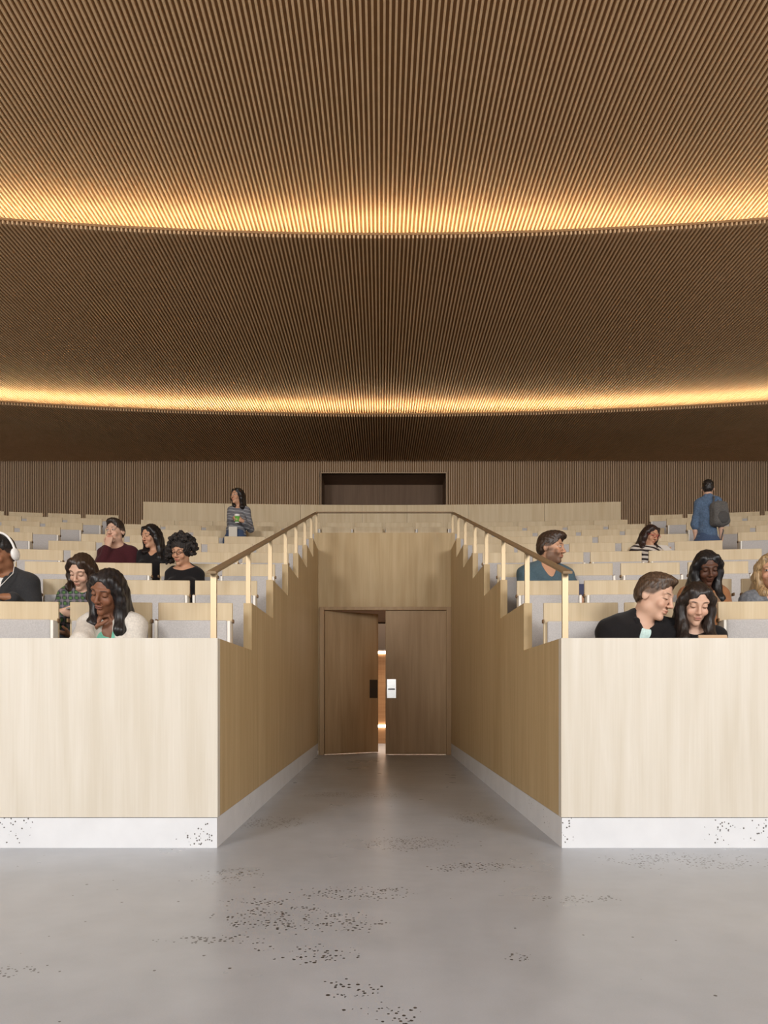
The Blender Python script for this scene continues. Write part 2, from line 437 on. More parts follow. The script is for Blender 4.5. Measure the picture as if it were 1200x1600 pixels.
# ------------------------------------------------------------------ slatted ceiling in three stepped bands with light coves
FAN = 20.0
AL = .0467 / ((FAN - 2.05) * D0)
def lin(pts, d):
    for (a, ha), (b_, hb) in zip(pts[:-1], pts[1:]):
        if d <= b_: 
            t = (d - a) / (b_ - a); return ha + (hb - ha) * t
    return pts[-1][1]
def smooth_prof(pts):
    ds = [p[0] for p in pts]; hs = [p[1] for p in pts]
    return lambda d: float(np.interp(d, XS, YS)) if False else lin(pts, d)
H0 = [(-2.4, 5.75), (0.4, 5.66), (1.0, 5.56), (1.456, 5.45), (1.8, 5.41), (2.05, 5.395), (2.4, 5.395)]
H1 = [(2.0, 5.06), (2.3, 5.05), (2.7, 5.03), (3.0, 5.025), (3.2, 5.03), (3.5, 5.045)]
H2 = [(3.1, 4.747), (3.3, 4.745), (3.5, 4.76), (3.81, 4.80)]
RING = {1: 2.05, 2: 3.15}
def ring_d(k, x):
    return arc_y(RING[k], x) / D0
SD = .035
def band(name, prof, r0, r1, cuts):
    """slats run away from the eye; r0/r1: near and far edge as functions of x (in units of D0)"""
    mb = MB()
    N = 225
    for i in range(-N, N + 1):
        ang = (i + .5) * AL
        xf = lambda d: ang * (FAN - d) * D0
        da = r0(xf(2.0 if r0(0) > 1 else 0)); db = r1(xf(3))
        for _ in range(3): da = r0(xf(da)); db = r1(xf(db))
        ds = [da] + [c for c in cuts if da + .02 < c < db - .02] + [db]
        vs = []; fs = []
        w = .0092
        for d in ds:
            x, y, z = xf(d), d * D0, lin(prof, d) + EYE
            if abs(x) > XW - .02: x = math.copysign(XW - .02, x)
            ww = w * (FAN - d) / (FAN - 2.05)
            vs += [(x - ww, y, z + SD), (x - ww, y, z), (x + ww, y, z), (x + ww, y, z + SD)]
        for j in range(len(ds) - 1):
            a, c = 4 * j, 4 * j + 4
            fs += [(a, a + 1, c + 1, c), (a + 1, a + 2, c + 2, c + 1), (a + 2, a + 3, c + 3, c + 2)]
        fs += [(0, 3, 2, 1)]
        mb.add(vs, fs, 0)
    # backing board with its fascia
    nx = 48; T = .024
    rows = []
    for j in range(nx + 1):
        x = -XW + .01 + (2 * XW - .02) * j / nx
        da, db = r0(x), r1(x)
        ds = [da - .003 if r0(0) > 1 else da] + [c for c in cuts if c > da and c < db - .0] 
        ds = [da] + [min(max(c, da), db) for c in cuts] + [db]
        rows.append([(x, d * D0 - .006 if k == 0 else d * D0, lin(prof, d) + EYE + SD) for k, d in enumerate(ds)])
    nd = len(rows[0])
    vs = [p for r in rows for p in r] + [(x, y, z + T) for r in rows for x, y, z in r]
    fs = []; Q = (nx + 1) * nd
    for j in range(nx):
        for k in range(nd - 1):
            a = j * nd + k; b_ = (j + 1) * nd + k
            fs += [(a, a + 1, b_ + 1, b_), (Q + a, Q + b_, Q + b_ + 1, Q + a + 1)]
        a = j * nd; b_ = (j + 1) * nd
        fs += [(a, b_, Q + b_, Q + a)]
    mb.add(vs, fs, 1)
    return struct(mb, name, [M['slat'], M['slat_back']])
EPS = 0.26
band('ceiling', H0, lambda x: -2.3, lambda x: ring_d(1, x) + EPS, [-.5, .4, .7, 1.0, 1.25, 1.456, 1.65, 1.8, 1.95, 2.05, 2.2])
band('ceiling_second_tier', H1, lambda x: ring_d(1, x), lambda x: ring_d(2, x) + EPS, [2.15, 2.3, 2.5, 2.7, 2.85, 3.0, 3.1, 3.2, 3.3])
band('ceiling_rear_tier', H2, lambda x: ring_d(2, x), lambda x: 3.8, [3.3, 3.4, 3.5, 3.65])
# LED strips lying on the tiers just behind the lips
for k, prof, lab in ((1, H1, 'warm light strip in the front cove, nearer curved ceiling step'), (2, H2, 'warm light strip in the rear cove, lower curved ceiling step')):
    mb = MB(); nx = 60; z = lin(prof, RING[k] + .03) + EYE + SD + .024 + .014
    X = XW - .1
    pts = [(-X + 2 * X * j / nx) for j in range(nx + 1)]
    vs = []
    for x in pts:
        y = ring_d(k, x) * D0 + .26
        vs += [(x, y, z), (x, y + .03, z), (x, y + .03, z + .012), (x, y, z + .012)]
    fs = []
    for j in range(nx):
        a, c = 4 * j, 4 * j + 4
        for q in range(4): fs.append((a + q, c + q, c + (q + 1) % 4, a + (q + 1) % 4))
    mb.add(vs, fs); o = mb.build('cove_light', M['cove']); tag(o, lab, 'light')

# ------------------------------------------------------------------ seats
ORD = ['first', 'second', 'third', 'fourth', 'fifth', 'sixth', 'seventh', 'eighth', 'ninth', 'tenth', 'eleventh', 'twelfth']
def make_seat(W, down, floor_drop=BACK_H):
    """origin on the terrace under the backrest, facing -Y"""
    e = empty('auditorium_seat', (0, 0, 0))
    H = floor_drop
    h = W / 2
    mb = MB(); mb.box(-h, h, 0, .022, H - .62, H)
    mb.build('backrest', M['oak'], e, bevel=.004)
    zt = H - .122
    if not down:
        mb = MB(); mb.box(-h + .020, h - .020, -.085, -.006, zt - .42, zt); mb.build('seat_pad', M['felt'], e, bevel=.012)
        for s in (-1, 1):
            a, c = sorted((s * (h - .019), s * h)); mb = MB(); mb.box(a, c, -.088, -.006, zt - .42, zt - .004); mb.build('seat_edge', M['edge'], e, bevel=.003)
    else:
        zs = down
        mb = MB(); mb.box(-h + .020, h - .020, -.46, -.03, zs - .07, zs); mb.build('seat_pad', M['felt'], e, bevel=.015)
        for s in (-1, 1):
            a, c = sorted((s * (h - .019), s * h)); mb = MB(); mb.box(a, c, -.46, -.03, zs - .072, zs - .006); mb.build('seat_edge', M['edge'], e, bevel=.003)
        mb = MB(); mb.box(-h + .02, h - .02, -.03, -.004, zs + .05, zt); mb.build('back_pad', M['felt'], e, bevel=.01)
    for s in (-1, 1):
        a, c = sorted((s * (h + .001), s * (h + .011))); mb = MB(); mb.box(a, c, -.03, .01, zt - .012, zt + .012); mb.build('hinge_bracket', M['bracket'], e, bevel=.003)
    for s in (-1, 1):
        mb = MB(); x = s * (h - .07); mb.box(x - .02, x + .02, .022, .06, 0, H - .3); mb.build('support_leg', M['bracket'], e)
    return e
CENT = [1.255] + [1.795 + .59 * i for i in range(4)]
SIDE = [4.37 + .295 + .59 * i for i in range(8)]
OCC = {}       # (row, side, index) -> seat height when the pad is folded down
for key in [(0, -1, 1), (0, 1, 0), (0, 1, 1), (1, -1, 2), (1, -1, 3), (1, 1, 2), (1, 1, 3), (2, -1, 1), (2, 1, 0), (3, -1, 2), (3, -1, 3), (4, 1, 3)]:
    OCC[key] = .41
protos = {}
def put_seat(W, down, drop, k, x, label, group):
    key = (round(W, 3), round(down, 2), round(drop, 2))
    if key not in protos: protos[key] = o = make_seat(W, down, drop)
    else: o = copy_tree(protos[key])
    xr = x
    o.location = (x, arc_y(SEAT_D[k], x), FLOORZ[k]); o.rotation_euler = (0, 0, arc_rot(SEAT_D[k], x))
    tag(o, label, 'seat', group)
    return o
seat_at = {}
for k in range(10):
    drop = TOPZ[k] - FLOORZ[k]
    lim = .5455 * SEAT_D[k] * D0
    for s in (-1, 1):
        sn = 'left' if s < 0 else 'right'
        if k < 9:
            for i, c in enumerate(CENT):
                x = CX + s * c
                if abs(x) - .3 > lim + .35: continue
                W = .48 if i == 0 else .52
                dn = OCC.get((k, s, i), 0)
                if k == 0 and dn: dn = .44
                if dn:
                    lab = 'occupied seat folded down, %s from the passage wall, %s row up, %s' % (ORD[i], ORD[k], sn)
                else:
                    lab = 'empty tipped-up seat, %s from the passage wall, %s row up, %s' % (ORD[i], ORD[k], sn)
                seat_at[(k, s, i)] = put_seat(W, dn, drop, k, x, lab, 'tip-up seats in the block %s of the passage' % sn)
        if k >= 4:
            for i, c in enumerate(SIDE):
                x = CX + s * c
                if abs(x) - .3 > lim + .25: break
                lab = 'empty tipped-up seat, %s beyond the stair aisle, %s row up, far %s' % (ORD[i], ORD[k], sn)
                put_seat(.52, 0, drop, k, x, lab, 'tip-up seats in the far %s block' % sn)
    if k in (7, 8):
        for i in range(4):
            lab = 'narrow seat above the entrance doors, %s from left, %s row' % (ORD[i], 'nearer' if k == 7 else 'farther')
            put_seat(.43, 0, drop, k, CX + (i - 1.5) * .477, lab, 'seats above the entrance doors')
# ------------------------------------------------------------------ people: one continuous surface each, grown from a distance field
def V3(*a): return np.array(a, dtype=np.float64)
def unit(v): 
    v = np.asarray(v, float); return v / (np.linalg.norm(v) + 1e-12)
class Field:
    def __init__(s): s.p = []
    def ell(s, c, r, k=.02, R=None, op=1): s.p.append(('e', V3(*c), V3(*r), R, k, op)); return s
    def cap(s, a, b, ra, rb, k=.02, op=1): s.p.append(('c', V3(*a), V3(*b), ra, rb, k, op)); return s
    def bounds(s):
        lo = V3(9, 9, 9); hi = -lo
        for p in s.p:
            if p[-1] < 0: continue
            a, b = s.bb(p); lo = np.minimum(lo, a); hi = np.maximum(hi, b)
        return lo, hi
    @staticmethod
    def bb(p):
        if p[0] == 'e':
            R = p[3]; e = p[2] if R is None else np.sqrt(((R * p[2]) ** 2).sum(1))
            return p[1] - e, p[1] + e
        r = max(p[3], p[4]); return np.minimum(p[1], p[2]) - r, np.maximum(p[1], p[2]) + r
    @staticmethod
    def dist(p, X, Y, Z):
        if p[0] == 'e':
            dx, dy, dz = X - p[1][0], Y - p[1][1], Z - p[1][2]; R = p[3]
            if R is not None:
                dx, dy, dz = (dx * R[0, i] + dy * R[1, i] + dz * R[2, i] for i in range(3))
            r = p[2]
            k0 = np.sqrt((dx / r[0]) ** 2 + (dy / r[1]) ** 2 + (dz / r[2]) ** 2)
            k1 = np.sqrt((dx / r[0] ** 2) ** 2 + (dy / r[1] ** 2) ** 2 + (dz / r[2] ** 2) ** 2) + 1e-9
            return k0 * (k0 - 1) / k1
        a, b = p[1], p[2]; ba = b - a; L = float(ba @ ba) + 1e-12
        dx, dy, dz = X - a[0], Y - a[1], Z - a[2]
        h = np.clip((dx * ba[0] + dy * ba[1] + dz * ba[2]) / L, 0, 1)
        return np.sqrt((dx - h * ba[0]) ** 2 + (dy - h * ba[1]) ** 2 + (dz - h * ba[2]) ** 2) - (p[3] + (p[4] - p[3]) * h)
    def grid(s, axes):
        D = np.full([len(a) for a in axes], 1.0, np.float32)
        for p in s.p:
            k = p[-2]; lo, hi = s.bb(p); m = k + .035
            sl = []
            for a, l, h in zip(axes, lo - m, hi + m):
                i0 = np.searchsorted(a, l); i1 = np.searchsorted(a, h); sl.append(slice(i0, max(i1, i0)))
            if any(q.stop <= q.start for q in sl): continue
            X = axes[0][sl[0]][:, None, None]; Y = axes[1][sl[1]][None, :, None]; Z = axes[2][sl[2]][None, None, :]
            d = s.dist(p, X, Y, Z)
            cur = D[tuple(sl)]
            if p[-1] > 0:
                h = np.maximum(k - np.abs(cur - d), 0) / max(k, 1e-6)
                D[tuple(sl)] = np.minimum(cur, d) - h * h * k * .25
            else:
                d = -d; h = np.maximum(k - np.abs(cur - d), 0) / max(k, 1e-6)
                D[tuple(sl)] = np.maximum(cur, d) + h * h * k * .25
        return D
def make_axes(lo, hi, fines, hf, hc):
    axes = []
    for i in range(3):
        a = [lo[i]]
        iv = [(f[0][i], f[1][i]) for f in fines]
        while a[-1] < hi[i]:
            x = a[-1]; h = hf if any(l - .01 <= x <= u for l, u in iv) else hc
            a.append(x + h)
        axes.append(np.array(a))
    return axes
def surface(D, axes):
    """surface nets on a rectilinear grid -> vertices, quads"""
    S = D < 0
    nx, ny, nz = D.shape
    c = np.zeros((nx - 1, ny - 1, nz - 1), np.int8)
    for i in (0, 1):
        for j in (0, 1):
            for k in (0, 1): c += S[i:nx - 1 + i, j:ny - 1 + j, k:nz - 1 + k]
    act = (c > 0) & (c < 8)
    I = np.argwhere(act)
    idx = np.full(act.shape, -1, np.int64); idx[tuple(I.T)] = np.arange(len(I))
    acc = np.zeros((len(I), 3)); cnt = np.zeros(len(I))
    corners = [(i, j, k) for i in (0, 1) for j in (0, 1) for k in (0, 1)]
    for a in corners:
        for ax in range(3):
            if a[ax]: continue
            b = list(a); b[ax] = 1
            ia, ib = I + np.array(a), I + np.array(b)
            da = D[tuple(ia.T)].astype(float); db = D[tuple(ib.T)].astype(float)
            m = (da < 0) != (db < 0)
            t = np.where(m, da / (da - db + 1e-20), 0)
            for q in range(3):
                pa = axes[q][ia[:, q]]; pb = axes[q][ib[:, q]]
                acc[:, q] += np.where(m, pa + t * (pb - pa), 0)
            cnt += m
    Vt = acc / cnt[:, None]
    quads = []
    for ax in range(3):
        sl0 = [slice(1, -1)] * 3; sl1 = [slice(1, -1)] * 3
        sl0[ax] = slice(0, -1); sl1[ax] = slice(1, None)
        A, B = S[tuple(sl0)], S[tuple(sl1)]
        E = np.argwhere(A != B)
        inside = A[tuple(E.T)]
        off = np.array([1, 1, 1]); off[ax] = 0
        E = E + off
        u, v = (ax + 1) % 3, (ax + 2) % 3
        def cell(du, dv):
            e = E.copy(); e[:, u] -= du; e[:, v] -= dv; return idx[tuple(e.T)]
        q = np.stack([cell(1, 1), cell(0, 1), cell(0, 0), cell(1, 0)], 1)
        q[~inside] = q[~inside][:, ::-1]
        quads.append(q)
    return Vt, np.concatenate(quads)
def np_mesh(name, Vt, Q, mat, parent, cols=None):
    me = bpy.data.meshes.new(name)
    me.vertices.add(len(Vt)); me.vertices.foreach_set('co', np.asarray(Vt, np.float32).ravel())
    me.loops.add(len(Q) * 4); me.loops.foreach_set('vertex_index', Q.astype(np.int32).ravel())
    me.polygons.add(len(Q)); me.polygons.foreach_set('loop_start', np.arange(len(Q), dtype=np.int32) * 4)
    me.polygons.foreach_set('use_smooth', np.ones(len(Q), bool))
    me.update(calc_edges=True); me.validate()
    if cols is not None:
        ca = me.color_attributes.new('Col', 'FLOAT_COLOR', 'POINT')
        c4 = np.ones((len(Vt), 4), np.float32); c4[:, :3] = cols; ca.data.foreach_set('color', c4.ravel())
    me.materials.append(mat)
    o = bpy.data.objects.new(name, me); COL.objects.link(o); o.parent = parent
    return o
def rot(yaw, pitch, roll):
    y, p, r = (math.radians(a) for a in (yaw, pitch, roll))
    Rz = np.array([[math.cos(y), -math.sin(y), 0], [math.sin(y), math.cos(y), 0], [0, 0, 1]])
    Rx = np.array([[1, 0, 0], [0, math.cos(p), -math.sin(p)], [0, math.sin(p), math.cos(p)]])
    Ry = np.array([[math.cos(r), 0, math.sin(r)], [0, 1, 0], [-math.sin(r), 0, math.cos(r)]])
    return Rz @ Rx @ Ry
def vnoise(P, f, seed=0):
    r = np.random.RandomState(seed); out = 0
    for i in range(5):
        w = r.normal(size=3); w /= np.linalg.norm(w)
        out = out + np.sin(P @ (w * f * (1 + .25 * i)) + r.uniform(0, 6.28))
    return out / 5

# materials of skin, hair and cloth
m, nt, b = newmat('skin'); M['skin'] = m
a_ = node(nt, 'ShaderNodeVertexColor'); a_.layer_name = 'Col'
lk(nt, a_.outputs['Color'], b.inputs['Base Color']); b.inputs['Roughness'].default_value = 0.48; b.inputs['Specular IOR Level'].default_value = 0.35
b.inputs['Subsurface Weight'].default_value = 0.0
def hairmat(name, c, rough=0.42):
    m, nt, b = newmat(name)
    tc = node(nt, 'ShaderNodeTexCoord'); mp = node(nt, 'ShaderNodeMapping'); mp.inputs['Scale'].default_value = (150, 150, 9)
    n = node(nt, 'ShaderNodeTexNoise'); n.inputs['Scale'].default_value = 1; n.inputs['Detail'].default_value = 3
    lk(nt, tc.outputs['Object'], mp.inputs[0]); lk(nt, mp.outputs[0], n.inputs['Vector'])
    lk(nt, ramp(nt, n.outputs['Fac'], [(.35, tuple(x * .55 for x in c)), (.65, tuple(x * 1.5 for x in c))]), b.inputs['Base Color'])
    bp = node(nt, 'ShaderNodeBump'); bp.inputs['Strength'].default_value = .5; bp.inputs['Distance'].default_value = .004
    lk(nt, n.outputs['Fac'], bp.inputs['Height']); lk(nt, bp.outputs[0], b.inputs['Normal'])
    b.inputs['Roughness'].default_value = rough; b.inputs['Specular IOR Level'].default_value = .45
    return m
def cloth(name, c, rough=.9, noise=.12, sc=90): return simple(name, c, rough, noise=noise, nscale=sc, spec=.15, sheen=.1)
def stripes(name, stops, period, tilt=0.0):
    m, nt, b = newmat(name)
    tc = node(nt, 'ShaderNodeTexCoord'); sp = node(nt, 'ShaderNodeSeparateXYZ'); lk(nt, tc.outputs['Object'], sp.inputs[0])
    n = node(nt, 'ShaderNodeTexNoise'); n.inputs['Scale'].default_value = 5; lk(nt, tc.outputs['Object'], n.inputs['Vector'])
    z = math_(nt, 'MULTIPLY_ADD', sp.outputs['X'], tilt, sp.outputs['Z']); z = math_(nt, 'MULTIPLY_ADD', n.outputs['Fac'], .05, z)
    f = math_(nt, 'FRACT', math_(nt, 'DIVIDE', z, period))
    r_ = node(nt, 'ShaderNodeValToRGB'); r_.color_ramp.interpolation = 'CONSTANT'
    e = r_.color_ramp.elements
    while len(e) < len(stops): e.new(.5)
    for el, (p, c) in zip(e, stops): el.position = p; el.color = (*c, 1)
    lk(nt, f, r_.inputs[0]); lk(nt, r_.outputs[0], b.inputs['Base Color']); b.inputs['Roughness'].default_value = .9
    return m
def plaid(name):
    m, nt, b = newmat(name)
    tc = node(nt, 'ShaderNodeTexCoord'); sp = node(nt, 'ShaderNodeSeparateXYZ'); lk(nt, tc.outputs['Object'], sp.inputs[0])
    def band_(src, per, w, o=0.0):
        f = math_(nt, 'FRACT', math_(nt, 'MULTIPLY_ADD', src, 1 / per, o)); return math_(nt, 'LESS_THAN', f, w)
    xy = math_(nt, 'MULTIPLY_ADD', sp.outputs['Y'], .6, sp.outputs['X'])
    g = math_(nt, 'MULTIPLY_ADD', band_(xy, .044, .42), .5, math_(nt, 'MULTIPLY', band_(sp.outputs['Z'], .044, .42), .5))
    c = ramp(nt, g, [(0.0, (.10, .085, .11)), (.5, (.035, .055, .04)), (1.0, (.075, .16, .05))])
    wl = math_(nt, 'MAXIMUM', band_(xy, .044, .11, .3), band_(sp.outputs['Z'], .044, .11, .3))
    mx = node(nt, 'ShaderNodeMix', data_type='RGBA'); lk(nt, math_(nt, 'MULTIPLY', wl, .4), mx.inputs['Factor']); lk(nt, c, mx.inputs[6]); mx.inputs[7].default_value = (.36, .32, .36, 1)
    lk(nt, mx.outputs[2], b.inputs['Base Color']); b.inputs['Roughness'].default_value = .9
    return m
M['denim'] = cloth('denim', (.06, .09, .16), sc=150, noise=.3)
M['black_trousers'] = cloth('black_trousers', (.015, .014, .016))
M['shoe'] = simple('dark_shoe', (.03, .025, .022), .5)

SK = {'dark': (.22, .095, .052), 'deep': (.105, .045, .026), 'brown': (.30, .135, .07), 'fair': (.63, .395, .285), 'warm': (.58, .32, .20), 'tan': (.50, .27, .16)}
def head_field(F, R, hc, s, neck_base, male, skin=True):
    T = lambda x, y, z: hc + R @ (V3(x, y, z) * s)
    e = lambda c, r, k, op=1: F.ell(T(*c), V3(*r) * s, k * s, R, op)
    cp = lambda a, b_, ra, rb, k, op=1: F.cap(T(*a), T(*b_), ra * s, rb * s, k * s, op)
    jw = 1.0 if male else .93
    e((0, .014, .032), (.0735, .092, .083), .01)
    e((0, -.018, -.036), (.0525 * jw, .065, .081), .026)
    e((0, -.070, -.096), (.019 * jw, .016, .017), .025)
    for q in (-1, 1):
        e((q * .041 * jw, .000, -.062), (.017, .023, .023), .020)
        e((q * .037, -.064, -.030), (.018, .015, .017), .025)
        cp((q * .012, -.080, .026), (q * .044, -.066, .028), .010, .009, .018)
    for q in (-1, 1):
        e((q * .0315, -.096, .006), (.018, .015, .0125), .016, -1)
        e((q * .031, -.0735, .006), (.0145, .0145, .0125), .004)
    cp((0, -.084, .014), (0, -.106, -.026), .0068, .0092, .014)
    e((0, -.1055, -.0285), (.0098, .010, .0085), .008)
    for q in (-1, 1): e((q * .0115, -.096, -.032), (.0075, .0095, .0068), .008)
    e((0, -.0855, -.0545), (.0225, .0115, .0068), .008); e((0, -.0835, -.0665), (.0195, .0115, .0078), .008)
    cp((-.020, -.0955, -.0605), (.020, -.0955, -.0605), .0018, .0018, .003, -1)
    for q in (-1, 1):
        Re = R @ rot(q * -18, 0, 0)
        F.ell(T(q * .0755, .014, -.004), V3(.0085, .0185, .031) * s, .008 * s, Re)
        F.ell(T(q * .083, .008, .0), V3(.005, .0105, .019) * s, .004 * s, Re, -1)
    F.cap(T(0, .022, -.065), neck_base, (.046 if male else .040) * s, (.054 if male else .046) * s, .03 * s)
    return T
def face_cols(P, R, hc, s, skin, hairc, eyes, beard, male, lip, fade=False):
    L = ((P - hc) @ R) / s
    x, y, z = L[:, 0], L[:, 1], L[:, 2]
    base = np.tile(V3(*skin), (len(P), 1))
    near = (np.abs(x) < .1) & (np.abs(y) < .14) & (np.abs(z) < .14)
    fr = y < -.045
    def mixc(w, c):
        nonlocal base
        w = np.clip(w, 0, 1)[:, None] * near[:, None]
        base = base * (1 - w) + V3(*c) * w
    blot = 1 + .05 * vnoise(L, 60, 3)[:, None]
    base = base * np.where(near[:, None], blot, 1)
    sk = V3(*skin)
    for q in (-1, 1): mixc(.25 * np.exp(-(((x - q * .04) / .018) ** 2 + ((z + .032) / .016) ** 2)) * fr, sk * V3(1.15, .75, .7))
    mixc(.35 * np.exp(-((x / .014) ** 2 + ((z + .030) / .012) ** 2)) * fr, sk * V3(1.05, .75, .7))
    if fade:
        w = np.clip((z - (-.006 + .9 * np.clip(-.02 - y, 0, .1) + .25 * np.clip(-.0 - y, 0, .1))) / .012, 0, 1) * (np.clip((y + .062) / .012, 0, 1)) + np.clip((y - .028) / .012, 0, 1) * np.clip((z + .062) / .014, 0, 1)
        mixc(np.clip(w, 0, 1) * .92, np.array(hairc) * 1.1)
    if beard:
        w = np.clip((-.036 - z) / .014, 0, 1) * np.clip((.02 - y) / .02, 0, 1) + np.clip((np.abs(x) - .046) / .012, 0, 1) * np.clip((.004 - z) / .02, 0, 1) * np.clip((.03 - y) / .03, 0, 1)
        w = w * (1 - .75 * np.exp(-((x / .022) ** 2 + ((z + .061) / .009) ** 2))) * (z > -.118)
        mixc(np.clip(w, 0, 1) * beard, V3(*hairc) * .9 + sk * .10)
    lw = np.clip(1.5 - 1.5 * ((x / .0235) ** 2 + ((z + .0605) / .0125) ** 2), 0, 1) * fr * (y < -.08)
    mixc(lw * .8, lip)
    mixc(np.clip(1.6 - 1.6 * ((x / .022) ** 2 + ((z + .0608 + .05 * 0) / .0019) ** 2), 0, 1) * fr, sk * .25)
    for q in (-1, 1):
        xx = x - q * .031
        zb = .0285 - 6 * (xx + q * -.004) ** 2
        mixc(np.clip(1.8 - 1.8 * ((xx / .0205) ** 2 + ((z - zb) / .0042) ** 2), 0, 1) * fr * .85, np.array(hairc) * .8)
        if eyes == 'down':
            zl = -.0015 + 7 * xx ** 2
            mixc(np.clip(1.7 - 1.7 * ((xx / .0165) ** 2 + ((z - zl) / .0026) ** 2), 0, 1) * fr, (.012, .008, .007))
            mixc(.5 * np.clip(1.2 - ((xx / .016) ** 2 + ((z - .011) / .006) ** 2), 0, 1) * fr, sk * .7)
        else:
            gx = eyes * .004
            mixc(np.clip(3 - 3 * ((xx / .0145) ** 2 + ((z - .005) / .0058) ** 2), 0, 1) * fr, (.62, .58, .55))
            mixc(np.clip(3 - 3 * (((xx - gx) / .0062) ** 2 + ((z - .0052) / .0058) ** 2), 0, 1) * fr, (.025, .014, .01))
            zl = .0108 - 14 * xx ** 2
            mixc(np.clip(1.7 - 1.7 * ((xx / .0165) ** 2 + ((z - zl) / .0022) ** 2), 0, 1) * fr, (.012, .008, .007))
        mixc(np.clip(1.3 - ((x - q * .009) / .0045) ** 2 - ((z + .038) / .0026) ** 2, 0, 1) * fr * .6, sk * .25)
    return base
def hand(F, w, fd, pn, side, curl=(20, 25, 20), s=1.0, spread=1.0, thumb=None):
    """palm with four unequal, bent fingers and a thumb from the side of the palm; side = +1/-1 puts the thumb on that side"""
    f = unit(fd); n = unit(V3(*pn) - f * float(np.dot(V3(*pn), f))); l = np.cross(f, n) * side
    w = V3(*w)
    offs = [.030, .0105, -.0095, -.028]; kn = [.088, .092, .087, .078]
    lens = [(.042, .026, .021), (.046, .030, .022), (.042, .028, .021), (.033, .021, .019)]
    for o, q in zip(offs, kn):
        F.cap(w + (f * .012 + l * o * .55) * s, w + (f * q + l * o) * s, .0145 * s, .0112 * s, .012 * s)
    F.cap(w - f * .02 * s, w + f * .02 * s, .024 * s, .022 * s, .015 * s)
    for i, (o, q, L) in enumerate(zip(offs, kn, lens)):
        p = w + (f * q + l * o) * s; a = 0.0; r = .0094 if i < 3 else .0082
        for j, (seg, c) in enumerate(zip(L, curl)):
            a += math.radians(c)
            d = f * math.cos(a) + n * math.sin(a) + l * (o * 1.2 * spread)
            e = p + unit(d) * seg * s
            F.cap(p, e, r * s, (r - .0008) * s, .004 * s); p = e; r -= .0007
    p = w + (f * .026 + l * .026) * s
    F.cap(w + (f * .012 + l * .012) * s, p, .016 * s, .0145 * s, .012 * s)
    t1, t2 = thumb or ((.62, .68, .35), (.90, .18, .45))
    e = p + unit(f * t1[0] + l * t1[1] + n * t1[2]) * .042 * s; F.cap(p, e, .0125 * s, .0108 * s, .008 * s)
    e2 = e + unit(f * t2[0] + l * t2[1] + n * t2[2]) * .033 * s; F.cap(e, e2, .0105 * s, .0090 * s, .004 * s)

